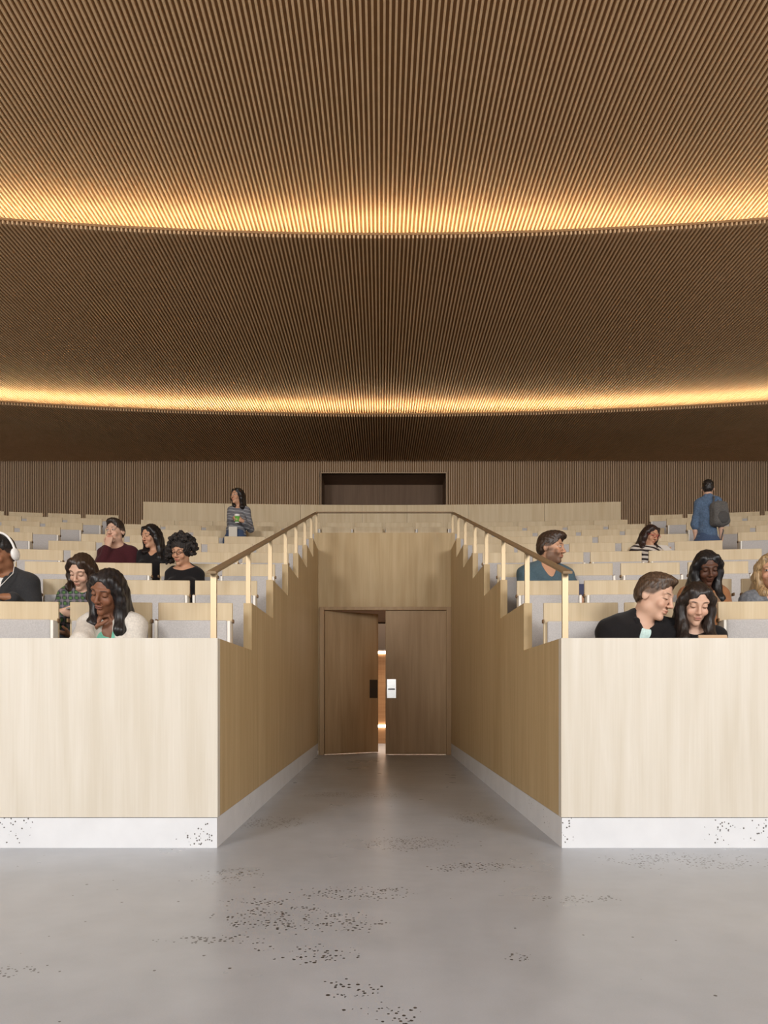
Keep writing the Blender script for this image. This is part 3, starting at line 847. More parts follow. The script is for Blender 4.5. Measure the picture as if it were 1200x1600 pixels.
def person(label, hpx, hd, origin, s=1.05, male=False, yaw=0, pitch=0, roll=0, tyaw=0, lean=0.0, skin='fair', hair=None, hairc=(.02, .015, .012),
           eyes='down', beard=0, tops=(), legs='black_trousers', pose='sit', arms=None, lip=None, fine=.0042, sh=None, drop=.41, neckl=1.0, shrug=0.0, bulk=None, tuck=False, hcoarse=.0045, standing_h=None):
    """hpx: head centre in the picture, hd: its distance; origin: point on the seat (or floor) under the pelvis, world coordinates"""
    H = np.array(at(hpx[0], hpx[1], hd)); O = V3(*origin)
    e = empty('person', tuple(O)); tag(e, label, 'person')
    hc = H - O
    R = rot(yaw, pitch, roll); sk = SK[skin]
    Rt = rot(tyaw, 0, 0)
    fwd = Rt @ V3(0, -1, 0); rgt = Rt @ V3(1, 0, 0)
    sk0 = hc + R @ (V3(0, .03, -.085) * s)
    N = sk0 + (V3(0, 0, -.062) * neckl - fwd * .012) * s                                    # base of the neck
    up = V3(0, 0, 1)
    SHW = (sh or (.155 if male else .128)) * s
    if pose == 'sit': P = V3(0, 0, .115 * s)
    else: P = V3(0, 0, standing_h * .53)
    ch = N + (P - N) * .36 + fwd * -.012 * s; wa = N + (P - N) * .70 + fwd * -.005 * s
    S = {q: N + rgt * q * SHW + up * (-.052 + shrug) * s for q in (-1, 1)}
    bul = bulk or (.98 if male else .88)
    def torso(F, g=0.0, k=.05, low=1.0):
        g = g * 1.0
        F.ell(P, V3(.165 * s, .115 * s, .13 * s) + g, k * s, Rt)
        F.ell(wa, V3(.142 * s * bul, .102 * s * bul, .16 * s) + g, .07 * s, Rt)
        F.ell(ch, V3(.160 * s * bul, .112 * s * bul, .17 * s) + g, .07 * s, Rt)
        if not male:
            for q in (-1, 1): F.ell(ch + (rgt * q * .068 + fwd * .088 + up * -.005) * s, V3(.058, .048, .058) * s + g, .035 * s)
        F.cap(S[-1] + rgt * .02 * s, S[1] - rgt * .02 * s, .056 * s * bul + g, .056 * s * bul + g, .06 * s)
        for q in (-1, 1): F.cap(N + (up * .012 - fwd * .014 + rgt * q * .022) * s, S[q], .042 * s * bul + g, .046 * s * bul + g, .045 * s)
    A = {}
    for q in (-1, 1):
        a = (arms or {}).get(q) or {}
        E = S[q] + Rt @ (V3(*a.get('el', (q * .045, -.05, -.28))) * s)
        Wr = S[q] + Rt @ (V3(*a.get('wr', (q * -.02, -.27, -.34))) * s)
        if 'wrh' in a: Wr = hc + R @ (V3(a['wrh'][0], a['wrh'][1], a['wrh'][2]) * s)
        if 'wrp' in a: Wr = np.array(at(*a['wrp'])) - O
        if 'elp' in a: E = np.array(at(*a['elp'])) - O
        fd = unit(Rt @ V3(*a['fd'])) if 'fd' in a else unit(Wr - E)
        pn = Rt @ V3(*a.get('pn', (-q * .5, 0, -.85)))
        A[q] = (E, Wr, fd, pn, a)
    def arm(F, q, g=0.0, upto=1.0, k=.03):
        E, Wr = A[q][:2]; b_ = bul
        F.cap(S[q], E, .050 * s * b_ + g, .040 * s * b_ + g, k * s)
        if upto > 0:
            W2 = E + (Wr - E) * upto
            F.cap(E, E + (W2 - E) * .45, .041 * s * b_ + g, .040 * s * b_ + g, .02 * s); F.cap(E + (W2 - E) * .45, W2, .040 * s * b_ + g, (.028 + .012 * (1 - upto)) * s * b_ + g, .02 * s)
    J = {}
    for q in (-1, 1):
        if pose == 'sit':
            hip = P + (rgt * q * .085 + fwd * .04) * s + V3(0, 0, -.015) * s
            kn = V3(0, 0, .085 * s) + rgt * q * .11 * s + fwd * .44 * s
            an = rgt * q * .11 * s + fwd * .42 * s + V3(0, 0, -drop + .07)
            if tuck: kn = V3(0, 0, .03) + rgt * q * .12 * s + fwd * .33; an = rgt * q * .12 * s + fwd * .20 + V3(0, 0, -drop + .07)
        else:
            hip = P + rgt * q * .085 * s; kn = V3(0, 0, standing_h * .28) + rgt * q * .09 * s + fwd * .02 * s * q
            an = V3(0, 0, .07) + rgt * q * .10 * s - fwd * .03 * s * q
        J[q] = (hip, kn, an)
    def leg(F, q, g=0.0):
        hip, kn, an = J[q]
        F.cap(hip, kn, .078 * s + g, .054 * s + g, .04 * s); F.cap(kn, an, .053 * s + g, .036 * s + g, .03 * s)
    # body
    F = Field(); torso(F)
    for q in (-1, 1):
        leg(F, q); arm(F, q)
        an = J[q][2]; F.cap(an, an + fwd * .02 * s + V3(0, 0, -.035), .036 * s, .035 * s, .02); F.cap(an + V3(0, 0, -.042) - fwd * .03 * s, an + fwd * .16 * s + V3(0, 0, -.045), .028 * s, .022 * s, .02)
    T = head_field(F, R, hc, s, N, male)
    fines = [(hc - .15 * s, hc + .15 * s)]
    for q in (-1, 1):
        E, Wr, fd, pn, a = A[q]
        hand(F, Wr + fd * .015 * s, fd, pn, a.get('thumb_side', -q), a.get('curl', (25, 35, 25)), s * (1.0 if male else .93), thumb=a.get('thumb'))
        c = Wr + fd * .09 * s
        if a.get('show', False): fines.append((c - .115 * s, c + .115 * s))
    lo, hi = F.bounds()
    ax = make_axes(lo - .03, hi + .03, fines, fine, .012)
    D = F.grid(ax); Vt, Q = surface(D, ax)
    cols = face_cols(Vt, R, hc, s, sk, hairc, eyes, beard, male, lip or tuple(V3(*sk) * V3(.85, .52, .50)), bool(hair) and hair['k'] == 'short')
    np_mesh('body', Vt, Q, M['skin'], e, cols)
    # trousers and shoes
    F = Field()
    F.ell(P, V3(.165 * s, .115 * s, .13 * s) + .010, .03, Rt)
    if pose != 'sit': F.cap(P, P + V3(0, 0, .2 * s), .105 * s, .098 * s, .05 * s); F.ell(P + V3(0, 0, .12 * s), V3(.148 * s * bul, .108 * s * bul, .13 * s) + .008, .05 * s, Rt)
    for q in (-1, 1): leg(F, q, .012)
    F.ell(P + V3(0, 0, (.22 if pose == 'sit' else .26) * s), V3(.3, .3, .10 * s), .01, None, -1)
    lo, hi = F.bounds(); ax = make_axes(lo - .03, hi + .03, [], .01, .014); Vt, Q = surface(F.grid(ax), ax); np_mesh('trousers', Vt, Q, M[legs], e)
    for q in (-1, 1):
        an = J[q][2]; F = Field()
        F.cap(an + V3(0, 0, -.035) - fwd * .035 * s, an + fwd * .17 * s + V3(0, 0, -.04), .037 * s, .030 * s, .02); F.cap(an, an + V3(0, 0, -.03), .046 * s, .044 * s, .02)
        lo, hi = F.bounds(); ax = make_axes(lo - .03, hi + .03, [], .008, .009); Vt, Q = surface(F.grid(ax), ax); np_mesh('shoe', Vt, Q, M['shoe'], e)
    # garments
    for gname, gmat, opt in tops:
        F = Field(); g = opt.get('g', .010)
        torso(F, g); up_ = opt.get('sleeve', .93)
        for q in (-1, 1):
            if up_ >= 0: arm(F, q, g + opt.get('loose', .004), up_)
            else:
                E = A[q][0]; F.cap(S[q], S[q] + (E - S[q]) * (1 + up_), .052 * s * bul + g, .048 * s * bul + g, .03)
        for q in opt.get('collar', ()) and (-1, 1):
            F.cap(N + (up * .045 - fwd * .045 + rgt * q * .03) * s, N + (up * .02 + fwd * .015 + rgt * q * .058) * s, .016 * s, .016 * s, .012)
            F.cap(N + (up * .02 + fwd * .015 + rgt * q * .058) * s, N + (up * -.045 + fwd * .085 + rgt * q * .03) * s, .016 * s, .013 * s, .012)
        nk = opt.get('neck', 'round'); RtN = Rt
        if nk == 'round': F.ell(N + (fwd * .035 + up * .015) * s, V3(.062, .085, .058) * s * opt.get('nk', 1), .008, Rt, -1)
        elif nk == 'boat': F.ell(N + (fwd * .03 + up * .02) * s, V3(.098, .09, .06) * s, .008, Rt, -1)
        elif nk == 'v':
            F.ell(N + (fwd * .02 + up * .02) * s, V3(.064, .085, .06) * s, .008, Rt, -1)
            dv = opt.get('vd', .16)
            F.cap(N + (fwd * .07 + up * .01) * s, N + (fwd * .155 - up * dv) * s, .060 * s, .008 * s, .008, -1)
        elif nk == 'deepv':
            F.ell(N + (fwd * .02 + up * .02) * s, V3(.066, .085, .06) * s, .008, Rt, -1)
            F.cap(N + (fwd * .10 + up * .0) * s, N + (fwd * .175 - up * .22) * s, .088 * s, .050 * s, .008, -1)
        elif nk == 'open':        # jacket open down the front
            F.ell(N + (fwd * .015 + up * .02) * s, V3(.062, .085, .06) * s, .008, Rt, -1)
            wd = opt.get('w', .05)
            lowp = P + fwd * .17 * s
            F.cap(N + (fwd * .10 + up * .01) * s, ch + (fwd * .165 - up * .06) * s, wd * s, wd * 1.0 * s, .006, -1)
            F.cap(ch + (fwd * .165 - up * .06) * s, lowp, wd * s, wd * .8 * s, .006, -1)
        elif nk == 'high': F.cap(N + up * -.01 * s, N + (up * .05) * s, .066 * s, .062 * s, .02)
        if nk != 'high': F.cap(N + up * .02 * s, hc, .052 * s, .05 * s, .005, -1)
        if pose == 'sit': F.ell(P + V3(0, 0, -.12 * s), V3(.4, .4, .09 * s), .01, None, -1)
        else: F.ell(P + V3(0, 0, -.215 * s), V3(.4, .4, .32 * s), .01, None, -1)
        lo, hi = F.bounds(); ax = make_axes(lo - .03, hi + .03, [(N - .14 * s, N + .14 * s)] if not opt.get('rough') else [], max(fine, .0055), .0085)
        D = F.grid(ax)
        X, Y, Z = np.meshgrid(*ax, indexing='ij', sparse=True)
        fold = opt.get('fold', .004)
        D = D + (fold * (np.sin(34 * X + 22 * Z + 9 * Y + 2 * np.sin(17 * Z)) * np.sin(29 * Z - 13 * Y + 11 * X + 1.3) + .6 * np.sin(61 * Z + 40 * X - 25 * Y))).astype(np.float32) * .7
        Vt, Q = surface(D, ax); np_mesh(gname, Vt, Q, gmat, e)
        if opt.get('lapel'):
            F = Field()
            for q in (-1, 1):
                wd = opt.get('w', .05)
                F.cap(N + (up * .035 - fwd * .04 + rgt * q * .045) * s, N + (up * .0 + fwd * .05 + rgt * q * (wd + .022)) * s, .014 * s, .020 * s, .01)
                F.cap(N + (up * .0 + fwd * .05 + rgt * q * (wd + .022)) * s, ch + (fwd * .128 - up * .05 + rgt * q * (wd + .012)) * s, .021 * s, .012 * s, .01)
            lo, hi = F.bounds(); ax = make_axes(lo - .02, hi + .02, [], .006, .0065); Vt, Q = surface(F.grid(ax), ax); np_mesh('lapel', Vt, Q, gmat, e)
    # hair
    if hair:
        F = Field(); hm = hairmat('hair_' + label[:12], hairc, .38 if hair['k'] != 'curly' else .7)
        Tl = T; k = hair['k']; vol = hair.get('vol', .006)
        e_ = lambda c, r, kk, op=1: F.ell(Tl(*c), V3(*r) * s, kk * s, R, op)
        if k != 'short': e_((0, .018, .036), (.0735 + vol, .092 + vol, .083 + vol * 1.1), .01)
        else:
            e_((0, .014, .049), (.0735 + vol * .3, .0915 + vol * .5, .073 + vol), .01)
            e_((0, .050, .000), (.064 + vol * .3, .055 + vol * .5, .060), .03)
        if k == 'short':
            e_((0, -.035, .098), (.052, .055, .02 + vol), .03)
            if hair.get('quiff'): e_((.012, -.075, .092), (.042, .030, .022), .03)
            e_((0, -.122, -.022), (.070, .099, .113), .008, -1)
            for q in (-1, 1): e_((q * .085, -.01, -.055), (.028, .055, .052), .01, -1); e_((q * .088, .012, -.006), (.022, .024, .034), .008, -1)
            e_((0, .07, -.118), (.12, .10, .045), .01, -1)
        elif k == 'curly':
            rs = np.random.RandomState(5)
            for i in range(330):
                v = rs.normal(size=3); v /= np.linalg.norm(v)
                if v[1] < -.35 and v[2] < .55: continue
                if v[2] < -.55: continue
                ro = rs.uniform(.78, 1.02)
                c = V3(v[0] * .118 + hair.get('sx', 0), .018 + v[1] * .12, .045 + v[2] * .115) * V3(ro, ro, ro)
                e_(tuple(c), (rs.uniform(.010, .019),) * 3, .008)
            for i in range(60):
                c = V3(hair.get('side', -1) * rs.uniform(.085, .135), rs.uniform(-.05, .04), rs.uniform(-.10, .06)); e_(tuple(c), (rs.uniform(.010, .018),) * 3, .008)
            e_((.004, -.118, -.030), (.060, .098, .085), .012, -1)
        else:      # long straight hair, parted
            fc = hair.get('face', .060)
            e_((0, .05, -.02), (.072 + vol, .06, .085), .03)
            Ls = hair.get('len', .20)
            for q in (-1, 1):
                ln = hair.get('l' if q < 0 else 'r', 1.0)
                a0 = Tl(q * .045, -.045, .082); a1 = Tl(q * .079, -.02, .03); a2 = Tl(q * .083, -.006, -.035)
                F.cap(a0, a1, .022 * s, .022 * s, .02 * s); F.cap(a1, a2, .022 * s, .025 * s, .02 * s)
                fr = hair.get('front', .5)
                a3 = S[q] * .55 + N * .45 + up * .035 * s + fwd * (.035 + .03 * fr) * s
                for j in (-1, 0, 1):
                    of = (fwd * .020 * j + rgt * q * (-.006 * j)) * s
                    F.cap(a2 + of * .6, a3 + of, .018 * s, .019 * s, .03 * s)
                    if ln > 0:
                        a4 = a3 + (up * -Ls * ln * (1 - .08 * j * j) + fwd * .065 * fr + rgt * q * .012) * s + of * .9
                        mid = (a3 + a4) / 2 + fwd * .02 * s + of * .5
                        F.cap(a3 + of, mid, .019 * s, .018 * s, .03 * s); F.cap(mid, a4, .018 * s, .008 * s, .03 * s)
            b0 = Tl(0, .07, .0); b1 = N + (up * .01 - fwd * .075) * s; b2 = b1 + (up * -hair.get('back', .12) - fwd * .03) * s
            F.cap(b0, b1, .056 * s, .060 * s, .04 * s); F.cap(b1, b2, .065 * s, .045 * s, .04 * s)
            F.cap(Tl(-.05, .05, -.02), N + (rgt * -.06 - fwd * .05) * s, .04 * s, .05 * s, .04 * s); F.cap(Tl(.05, .05, -.02), N + (rgt * .06 - fwd * .05) * s, .04 * s, .05 * s, .04 * s)
            e_((hair.get('part', 0) * .014, -.120, -.030), (fc, .104, .116), .008, -1)
        lo, hi = F.bounds(); ax = make_axes(lo - .02, hi + .02, [], .006, hcoarse)
        D = F.grid(ax)
        X, Y, Z = np.meshgrid(*ax, indexing='ij', sparse=True)
        if k == 'curly': D = D + (  .006 * np.sin(250 * X + 3 * np.sin(120 * Z)) * np.sin(180 * Y + 2) * np.sin(200 * Z)).astype(np.float32)
        elif k == 'short': D = D + (.0022 * np.sin(170 * X + 60 * Y + 2 * np.sin(70 * Z)) * np.sin(90 * Z + 120 * Y)).astype(np.float32)
        else: D = D + (.0013 * np.sin(230 * X + 90 * Y + 1.5 * np.sin(20 * Z)) + .0010 * np.sin(150 * Y - 120 * X + 3 * np.sin(11 * Z))).astype(np.float32)
        Vt, Q = surface(D, ax); np_mesh('hair', Vt, Q, hm, e)
    e['kind'] = 'thing'
    return dict(e=e, O=O, hc=hc, R=R, T=lambda x, y, z: O + T(x, y, z), S={q: O + S[q] for q in S}, A={q: tuple(O + A[q][i] if i < 2 else A[q][i] for i in range(4)) for q in A}, N=O + N, ch=O + ch, P=O + P, s=s, fwd=fwd, rgt=rgt, Rt=Rt)

def seat_pt(k, side, i, dx=0.0, fwd=.24, h=None):
    c = CENT[i] * side + CX + dx
    hh = h if h is not None else (.44 if k == 0 else .41)
    return (c, arc_y(SEAT_D[k], c) - fwd, FLOORZ[k] + hh)
PE = {}
BLK = (.012, .011, .012)
# front row, left: chin resting on the hand
PE['front_w'] = person('person in cream cardigan and mint top, chin on hand, seated in front row on left', (168, 925), 1.12, seat_pt(0, -1, 1, .10, .15), s=1.13, yaw=-14, pitch=22, roll=13, tyaw=0, tuck=True, drop=.44, sh=.125, neckl=.9,
    skin='dark', hairc=(.014, .012, .013), hair=dict(k='long', face=.060, len=.20, l=.55, r=.95, back=.30, front=.25), lip=(.24, .09, .075),
    tops=[('top', cloth('mint_top', (.22, .62, .48)), dict(g=.006, sleeve=-.75, neck='v', vd=.27)), ('cardigan', cloth('cream_cardigan', (.66, .62, .56)), dict(g=.014, sleeve=.95, neck='open', w=.054, fold=.005))],
    arms={-1: dict(elp=(126, 1003, 1.075), wrh=(-.040, -.100, -.205), fd=(.42, .12, .88), pn=(.75, .55, .1), thumb_side=-1, curl=(55, 70, 45), show=True), 1: dict(el=(.05, -.08, -.26), wr=(-.10, -.21, -.30), fd=(-1, -.1, 0), pn=(0, 0, -1))}, fine=.0034)
# front row, right
PE['front_m'] = person('person in black blazer and mint shirt leaning towards neighbour in front row, right', (1022, 932), 1.11, seat_pt(0, 1, 0, .10, .15), s=1.15, male=True, yaw=47, pitch=20, roll=6, tyaw=14, tuck=True, drop=.44,
    arms={1: dict(el=(.03, -.05, -.27), wr=(-.06, -.18, -.36)), -1: dict(el=(-.05, -.04, -.27), wr=(.05, -.18, -.36))},
    skin='fair', hairc=(.075, .045, .028), hair=dict(k='short', vol=.004), tops=[('shirt', cloth('mint_shirt', (.58, .76, .74)), dict(g=.006, sleeve=-.6, neck='round')), ('blazer', cloth('black_blazer', BLK), dict(g=.020, sleeve=.95, neck='open', w=.045, lapel=True))], fine=.0034, sh=.178)
PE['front_r'] = person('person in black top with long dark hair reading, front row right', (1087, 944), 1.10, seat_pt(0, 1, 1, .05, .15), s=1.04, sh=.135, tuck=True, drop=.44, yaw=-10, pitch=20, roll=4, tyaw=-4,
    skin='fair', hairc=(.020, .014, .012), hair=dict(k='long', face=.053, len=.17, l=1.0, r=1.0, back=.2, front=.8, part=1), tops=[('top', cloth('black_top', BLK), dict(g=.010, sleeve=.93, neck='boat'))], lip=(.45, .17, .14),
    arms={1: dict(el=(.07, -.03, -.26), wr=(.03, -.17, -.30), fd=(-.8, -.4, .1), pn=(-.3, .3, -.7), show=True), -1: dict(el=(-.06, -.05, -.26), wr=(.10, -.17, -.32), fd=(.9, -.3, .1), pn=(.3, 0, -.8))}, fine=.0034)
# second row
PE['phones_m'] = person('person in charcoal suit wearing white headphones at left edge of the hall', (2, 866), 1.365, seat_pt(1, -1, 3, .0, .26), s=1.12, male=True, sh=.138, yaw=-14, pitch=14, roll=0,
    skin='brown', hairc=(.012, .010, .010), hair=dict(k='short', vol=.007), tops=[('shirt', cloth('white_shirt', (.75, .73, .70)), dict(g=.006, sleeve=.9, neck='round', collar=(1,))), ('jacket', cloth('charcoal_suit', (.035, .035, .037)), dict(g=.018, sleeve=.93, neck='open', w=.035, lapel=True))],
    arms={1: dict(el=(.07, -.06, -.26), wrp=(16, 934, 1.29), fd=(-1, -.25, .1), pn=(0, .3, -1), curl=(30, 40, 30), show=True)})
PE['plaid_w'] = person('person in green plaid shirt looking down at a phone, second row left', (128, 893), 1.35, seat_pt(1, -1, 2, .0, .27), s=1.05, yaw=-8, pitch=28, roll=7, neckl=.8,
    skin='fair', hairc=(.035, .020, .013), hair=dict(k='long', face=.058, len=.16, l=.1, r=1.0, back=.15, front=.6, part=-1), tops=[('shirt', plaid('plaid_flannel'), dict(g=.012, sleeve=.93, neck='round', collar=(1,)))], legs='denim',
    arms={-1: dict(el=(-.05, -.10, -.27), wrp=(96, 957, 1.30), fd=(.9, -.2, .12), pn=(.1, .85, .5), thumb_side=-1, curl=(45, 55, 40), show=True), 1: dict(el=(.06, -.10, -.27), wr=(-.10, -.28, -.30), fd=(-.6, -.6, .1), pn=(-.3, 0, .9), curl=(45, 55, 40))})
PE['tablet_w'] = person('person with long black hair in orange top reading a tablet, second row right', (1104, 888), 1.35, seat_pt(1, 1, 2, .0, .27), s=1.05, sh=.118, yaw=-6, pitch=22, roll=-3,
    skin='deep', hairc=(.012, .011, .012), hair=dict(k='long', face=.056, len=.20, l=.6, r=1.0, back=.2, front=.7), tops=[('top', cloth('orange_top', (.34, .15, .065)), dict(g=.010, sleeve=.9, neck='round'))],
    arms={1: dict(el=(.07, -.06, -.27), wr=(-.04, -.30, -.25), fd=(-.5, -.6, .4), pn=(-.6, .4, .3), curl=(30, 40, 30), show=True)})
PE['blonde_w'] = person('person with blonde hair in grey denim jacket and peach top at right edge', (1204, 893), 1.36, seat_pt(1, 1, 3, -.02, .26), s=1.1, yaw=-22, pitch=6, roll=0, eyes=-.5,
    skin='warm', hairc=(.36, .24, .12), hair=dict(k='long', face=.060, len=.10, l=.2, r=.2, back=.16, front=.0), tops=[('top', cloth('peach_top', (.70, .40, .30)), dict(g=.006, sleeve=-.7, neck='round')), ('jacket', cloth('grey_denim_jacket', (.17, .18, .20), noise=.35, sc=50), dict(g=.018, sleeve=.95, neck='open', w=.07, collar=(1,)))])
# third row
PE['curly_w'] = person('person with curly dark hair and glasses in black top, third row left', (284, 862), 1.63, seat_pt(2, -1, 1, .02, .25), s=1.03, sh=.105, yaw=-16, pitch=16, roll=5, fine=.0048,
    skin='warm', hairc=(.022, .017, .015), hair=dict(k='curly', side=-1, vol=.014), tops=[('top', cloth('black_knit', BLK), dict(g=.010, sleeve=.7, neck='boat'))], lip=(.45, .12, .10))
PE['beard_m'] = person('bearded person in teal shirt turned to the right behind the handrail', (861, 857), 1.63, seat_pt(2, 1, 0, .14, .24), s=1.17, male=True, yaw=58, pitch=4, roll=2, tyaw=12, eyes=.6, fine=.0045,
    skin='warm', hairc=(.045, .026, .017), beard=.8, hair=dict(k='short', vol=.012, quiff=1), tops=[('shirt', cloth('teal_shirt', (.085, .135, .165)), dict(g=.014, sleeve=-.55, neck='v', vd=.10, collar=(1,)))], legs='black_trousers', sh=.16,
    arms={1: dict(el=(.12, -.06, -.24), wr=(.16, -.16, -.36), fd=(.5, -.5, -.1), pn=(-.3, -.6, .3), show=True), -1: dict(el=(-.03, -.04, -.28), wr=(.10, -.24, -.34))})
# fourth row
PE['red_m'] = person('person in burgundy jumper with fist on mouth, fourth row left', (180, 831), 1.885, seat_pt(3, -1, 3, .16, .24), s=1.05, male=True, sh=.13, bulk=.9, yaw=-12, pitch=3, roll=-3, eyes=-.4, fine=.005,
    skin='fair', hairc=(.028, .020, .016), hair=dict(k='short', vol=.009), tops=[('jumper', cloth('burgundy_knit', (.060, .014, .018)), dict(g=.014, sleeve=.93, neck='round'))],
    arms={-1: dict(el=(-.02, -.14, -.24), wrh=(-.015, -.118, -.165), fd=(.1, .1, .95), pn=(.2, .9, 0), thumb_side=1, curl=(80, 90, 60), show=True)})
PE['dark_w'] = person('person with long straight black hair in black top, fourth row left', (236, 838), 1.885, seat_pt(3, -1, 2, .0, .24), s=1.0, yaw=-32, pitch=12, roll=0, fine=.005, eyes='down',
    skin='warm', hairc=(.012, .010, .010), hair=dict(k='long', face=.056, len=.20, l=.3, r=1.0, back=.22, front=.5), tops=[('top', cloth('black_jersey', BLK), dict(g=.010, sleeve=.9, neck='v', vd=.08))])
# fifth row
PE['stripe_w'] = person('person in black and white striped top with red glasses, fifth row right', (1016, 837), 2.10, seat_pt(4, 1, 3, .0, .25), s=1.0, sh=.115, neckl=.55, yaw=22, pitch=16, roll=8, fine=.005,
    skin='warm', hairc=(.030, .017, .015), hair=dict(k='long', face=.057, len=.10, l=.9, r=.6, back=.12, front=.5), tops=[('top', stripes('zebra_jersey', [(0, (.03, .02, .02)), (.45, (.62, .56, .50))], .055, .25), dict(g=.012, sleeve=.8, neck='round'))],
    arms={1: dict(el=(.09, -.08, -.25), wrp=(1024, 866, 2.04), fd=(.9, -.4, .0), pn=(-.3, 0, .9), show=True)})
# standing
def floor_pt(px, d, z): return ((px - 596) * d / 290.0, d * D0, z)
dW = 2.49; hW = EYE + (1088 - 761.5) * dW / 290.0 - FLOORZ[6] - .0
PE['cup_w'] = person('person in grey striped top standing among the seats with a green cup', (371, 775.5), dW, floor_pt(368, dW, FLOORZ[6]), s=.93, sh=.105, bulk=.8, yaw=-34, pitch=0, roll=3, eyes=-.5, fine=.005, pose='stand', standing_h=hW,
    skin='warm', hairc=(.014, .011, .010), hair=dict(k='long', face=.057, len=.05, l=.0, r=.9, back=.10, front=.2), tops=[('top', stripes('grey_stripe_jersey', [(0, (.15, .15, .165)), (.78, (.34, .34, .35))], .042, .15), dict(g=.012, sleeve=.85, neck='round'))], legs='denim',
    arms={1: dict(el=(.06, .02, -.26), wr=(-.01, -.20, -.20), fd=(-.7, -.5, .25), pn=(-.5, .5, 0), curl=(45, 45, 30), show=True), -1: dict(el=(-.035, .03, -.27), wr=(-.03, -.02, -.50), fd=(0, -.1, -1), pn=(1, 0, 0), show=True)})
dM = 2.29; hM = EYE + (1088 - 751.5) * dM / 290.0 - FLOORZ[5]
PE['pack_m'] = person('person in blue denim shirt seen from behind, standing with a grey backpack', (1106, 764), dM, floor_pt(1104, dM, FLOORZ[5]), s=.88, male=True, yaw=160, pitch=0, roll=0, tyaw=150, eyes=0, fine=.005, pose='stand', standing_h=hM, sh=.115, bulk=.78,
    skin='fair', hairc=(.016, .013, .012), hair=dict(k='short', vol=.008), tops=[('shirt', cloth('blue_denim_shirt', (.095, .145, .23), noise=.25, sc=60), dict(g=.014, sleeve=.25, neck='round', collar=(1,)))], legs='denim',
    arms={1: dict(el=(.05, .02, -.27), wr=(.045, -.04, -.50), fd=(0, -.1, -1), pn=(-1, 0, 0), show=True), -1: dict(el=(-.05, .02, -.27), wr=(-.05, -.04, -.50), fd=(0, -.1, -1), pn=(1, 0, 0))})

# ------------------------------------------------------------------ what they wear and hold
def own(name, label, cat, loc, mb, mat, **kw):
    o = mb.build(name, mat, **kw); tag(o, label, cat); return o
M['white'] = simple('white_plastic', (.85, .83, .80), .4)
M['paper'] = simple('paper', (.82, .80, .76), .7)
# headphones
q = PE['phones_m']; T = q['T']; s = q['s']
hp = empty('headphones', tuple(T(0, .01, .03))); tag(hp, 'white over-ear headphones on the suited listener at the left edge', 'headphones')
o0 = Vector(tuple(T(0, .01, .03)))
mb = MB(); pts = [Vector(tuple(T(.101 * math.sin(a) * 1.0, .01, .01 + .128 * math.cos(a)))) - o0 for a in np.linspace(-1.62, 1.62, 25)]
mb.tube(pts, .008 * s, 8); mb.build('headband', M['white'], hp, smooth=True)
for sd in (-1, 1):
    F = Field(); F.ell(T(sd * .098, .012, -.006) - np.array(o0), V3(.020, .036, .042) * s, .01, q['R'])
    lo, hi = F.bounds(); ax = make_axes(lo - .02, hi + .02, [], .005, .005); Vt, Q = surface(F.grid(ax), ax); np_mesh('ear_cup', Vt, Q, M['white'], hp)
mb = MB(); c0 = Vector(tuple(T(.098, .0, -.045))) - o0; n0 = Vector(tuple(q['ch'] + q['fwd'] * .15 * s + q['rgt'] * .06)) - o0
mb.tube([c0, c0 + Vector((.0, -.03, -.10)), n0 + Vector((.04, -.02, .06)), n0 + Vector((0, -.02, -.08)), n0 + Vector((-.06, -.03, -.2))], .003, 6); mb.build('cable', M['white'], hp, smooth=True)
# spectacles
def specs(q, label, mat, w=.021, h=.016):
    T = q['T']; o0 = Vector(tuple(T(0, -.1, .005))); g = empty('glasses', o0); tag(g, label, 'glasses')
    for sd in (-1, 1):
        mb = MB(); mb.tube([Vector(tuple(T(sd * .031 + w * math.cos(a), -.101 - .004 * abs(math.cos(a)), .003 + h * math.sin(a)))) - o0 for a in np.linspace(0, 2 * math.pi, 17)[:-1]], .0019 * q['s'], 6, closed=True)
        mb.build('rim', mat, g, smooth=True)
        mb = MB(); mb.tube([Vector(tuple(T(*p))) - o0 for p in ((sd * .052, -.098, .006), (sd * .072, -.07, .006), (sd * .080, .012, .008))], .0022 * q['s'], 6); mb.build('temple', mat, g, smooth=True)
    mb = MB(); mb.tube([Vector(tuple(T(x, -.103 - .004 * (1 - abs(x) / .011), .007))) - o0 for x in (-.011, 0, .011)], .0022 * q['s'], 6); mb.build('bridge', mat, g, smooth=True)
specs(PE['curly_w'], 'dark framed glasses on the curly haired reader', simple('dark_frame', (.05, .03, .025), .4))
specs(PE['stripe_w'], 'red framed glasses on the reader in the striped top', simple('red_frame', (.55, .05, .06), .4), .024, .019)
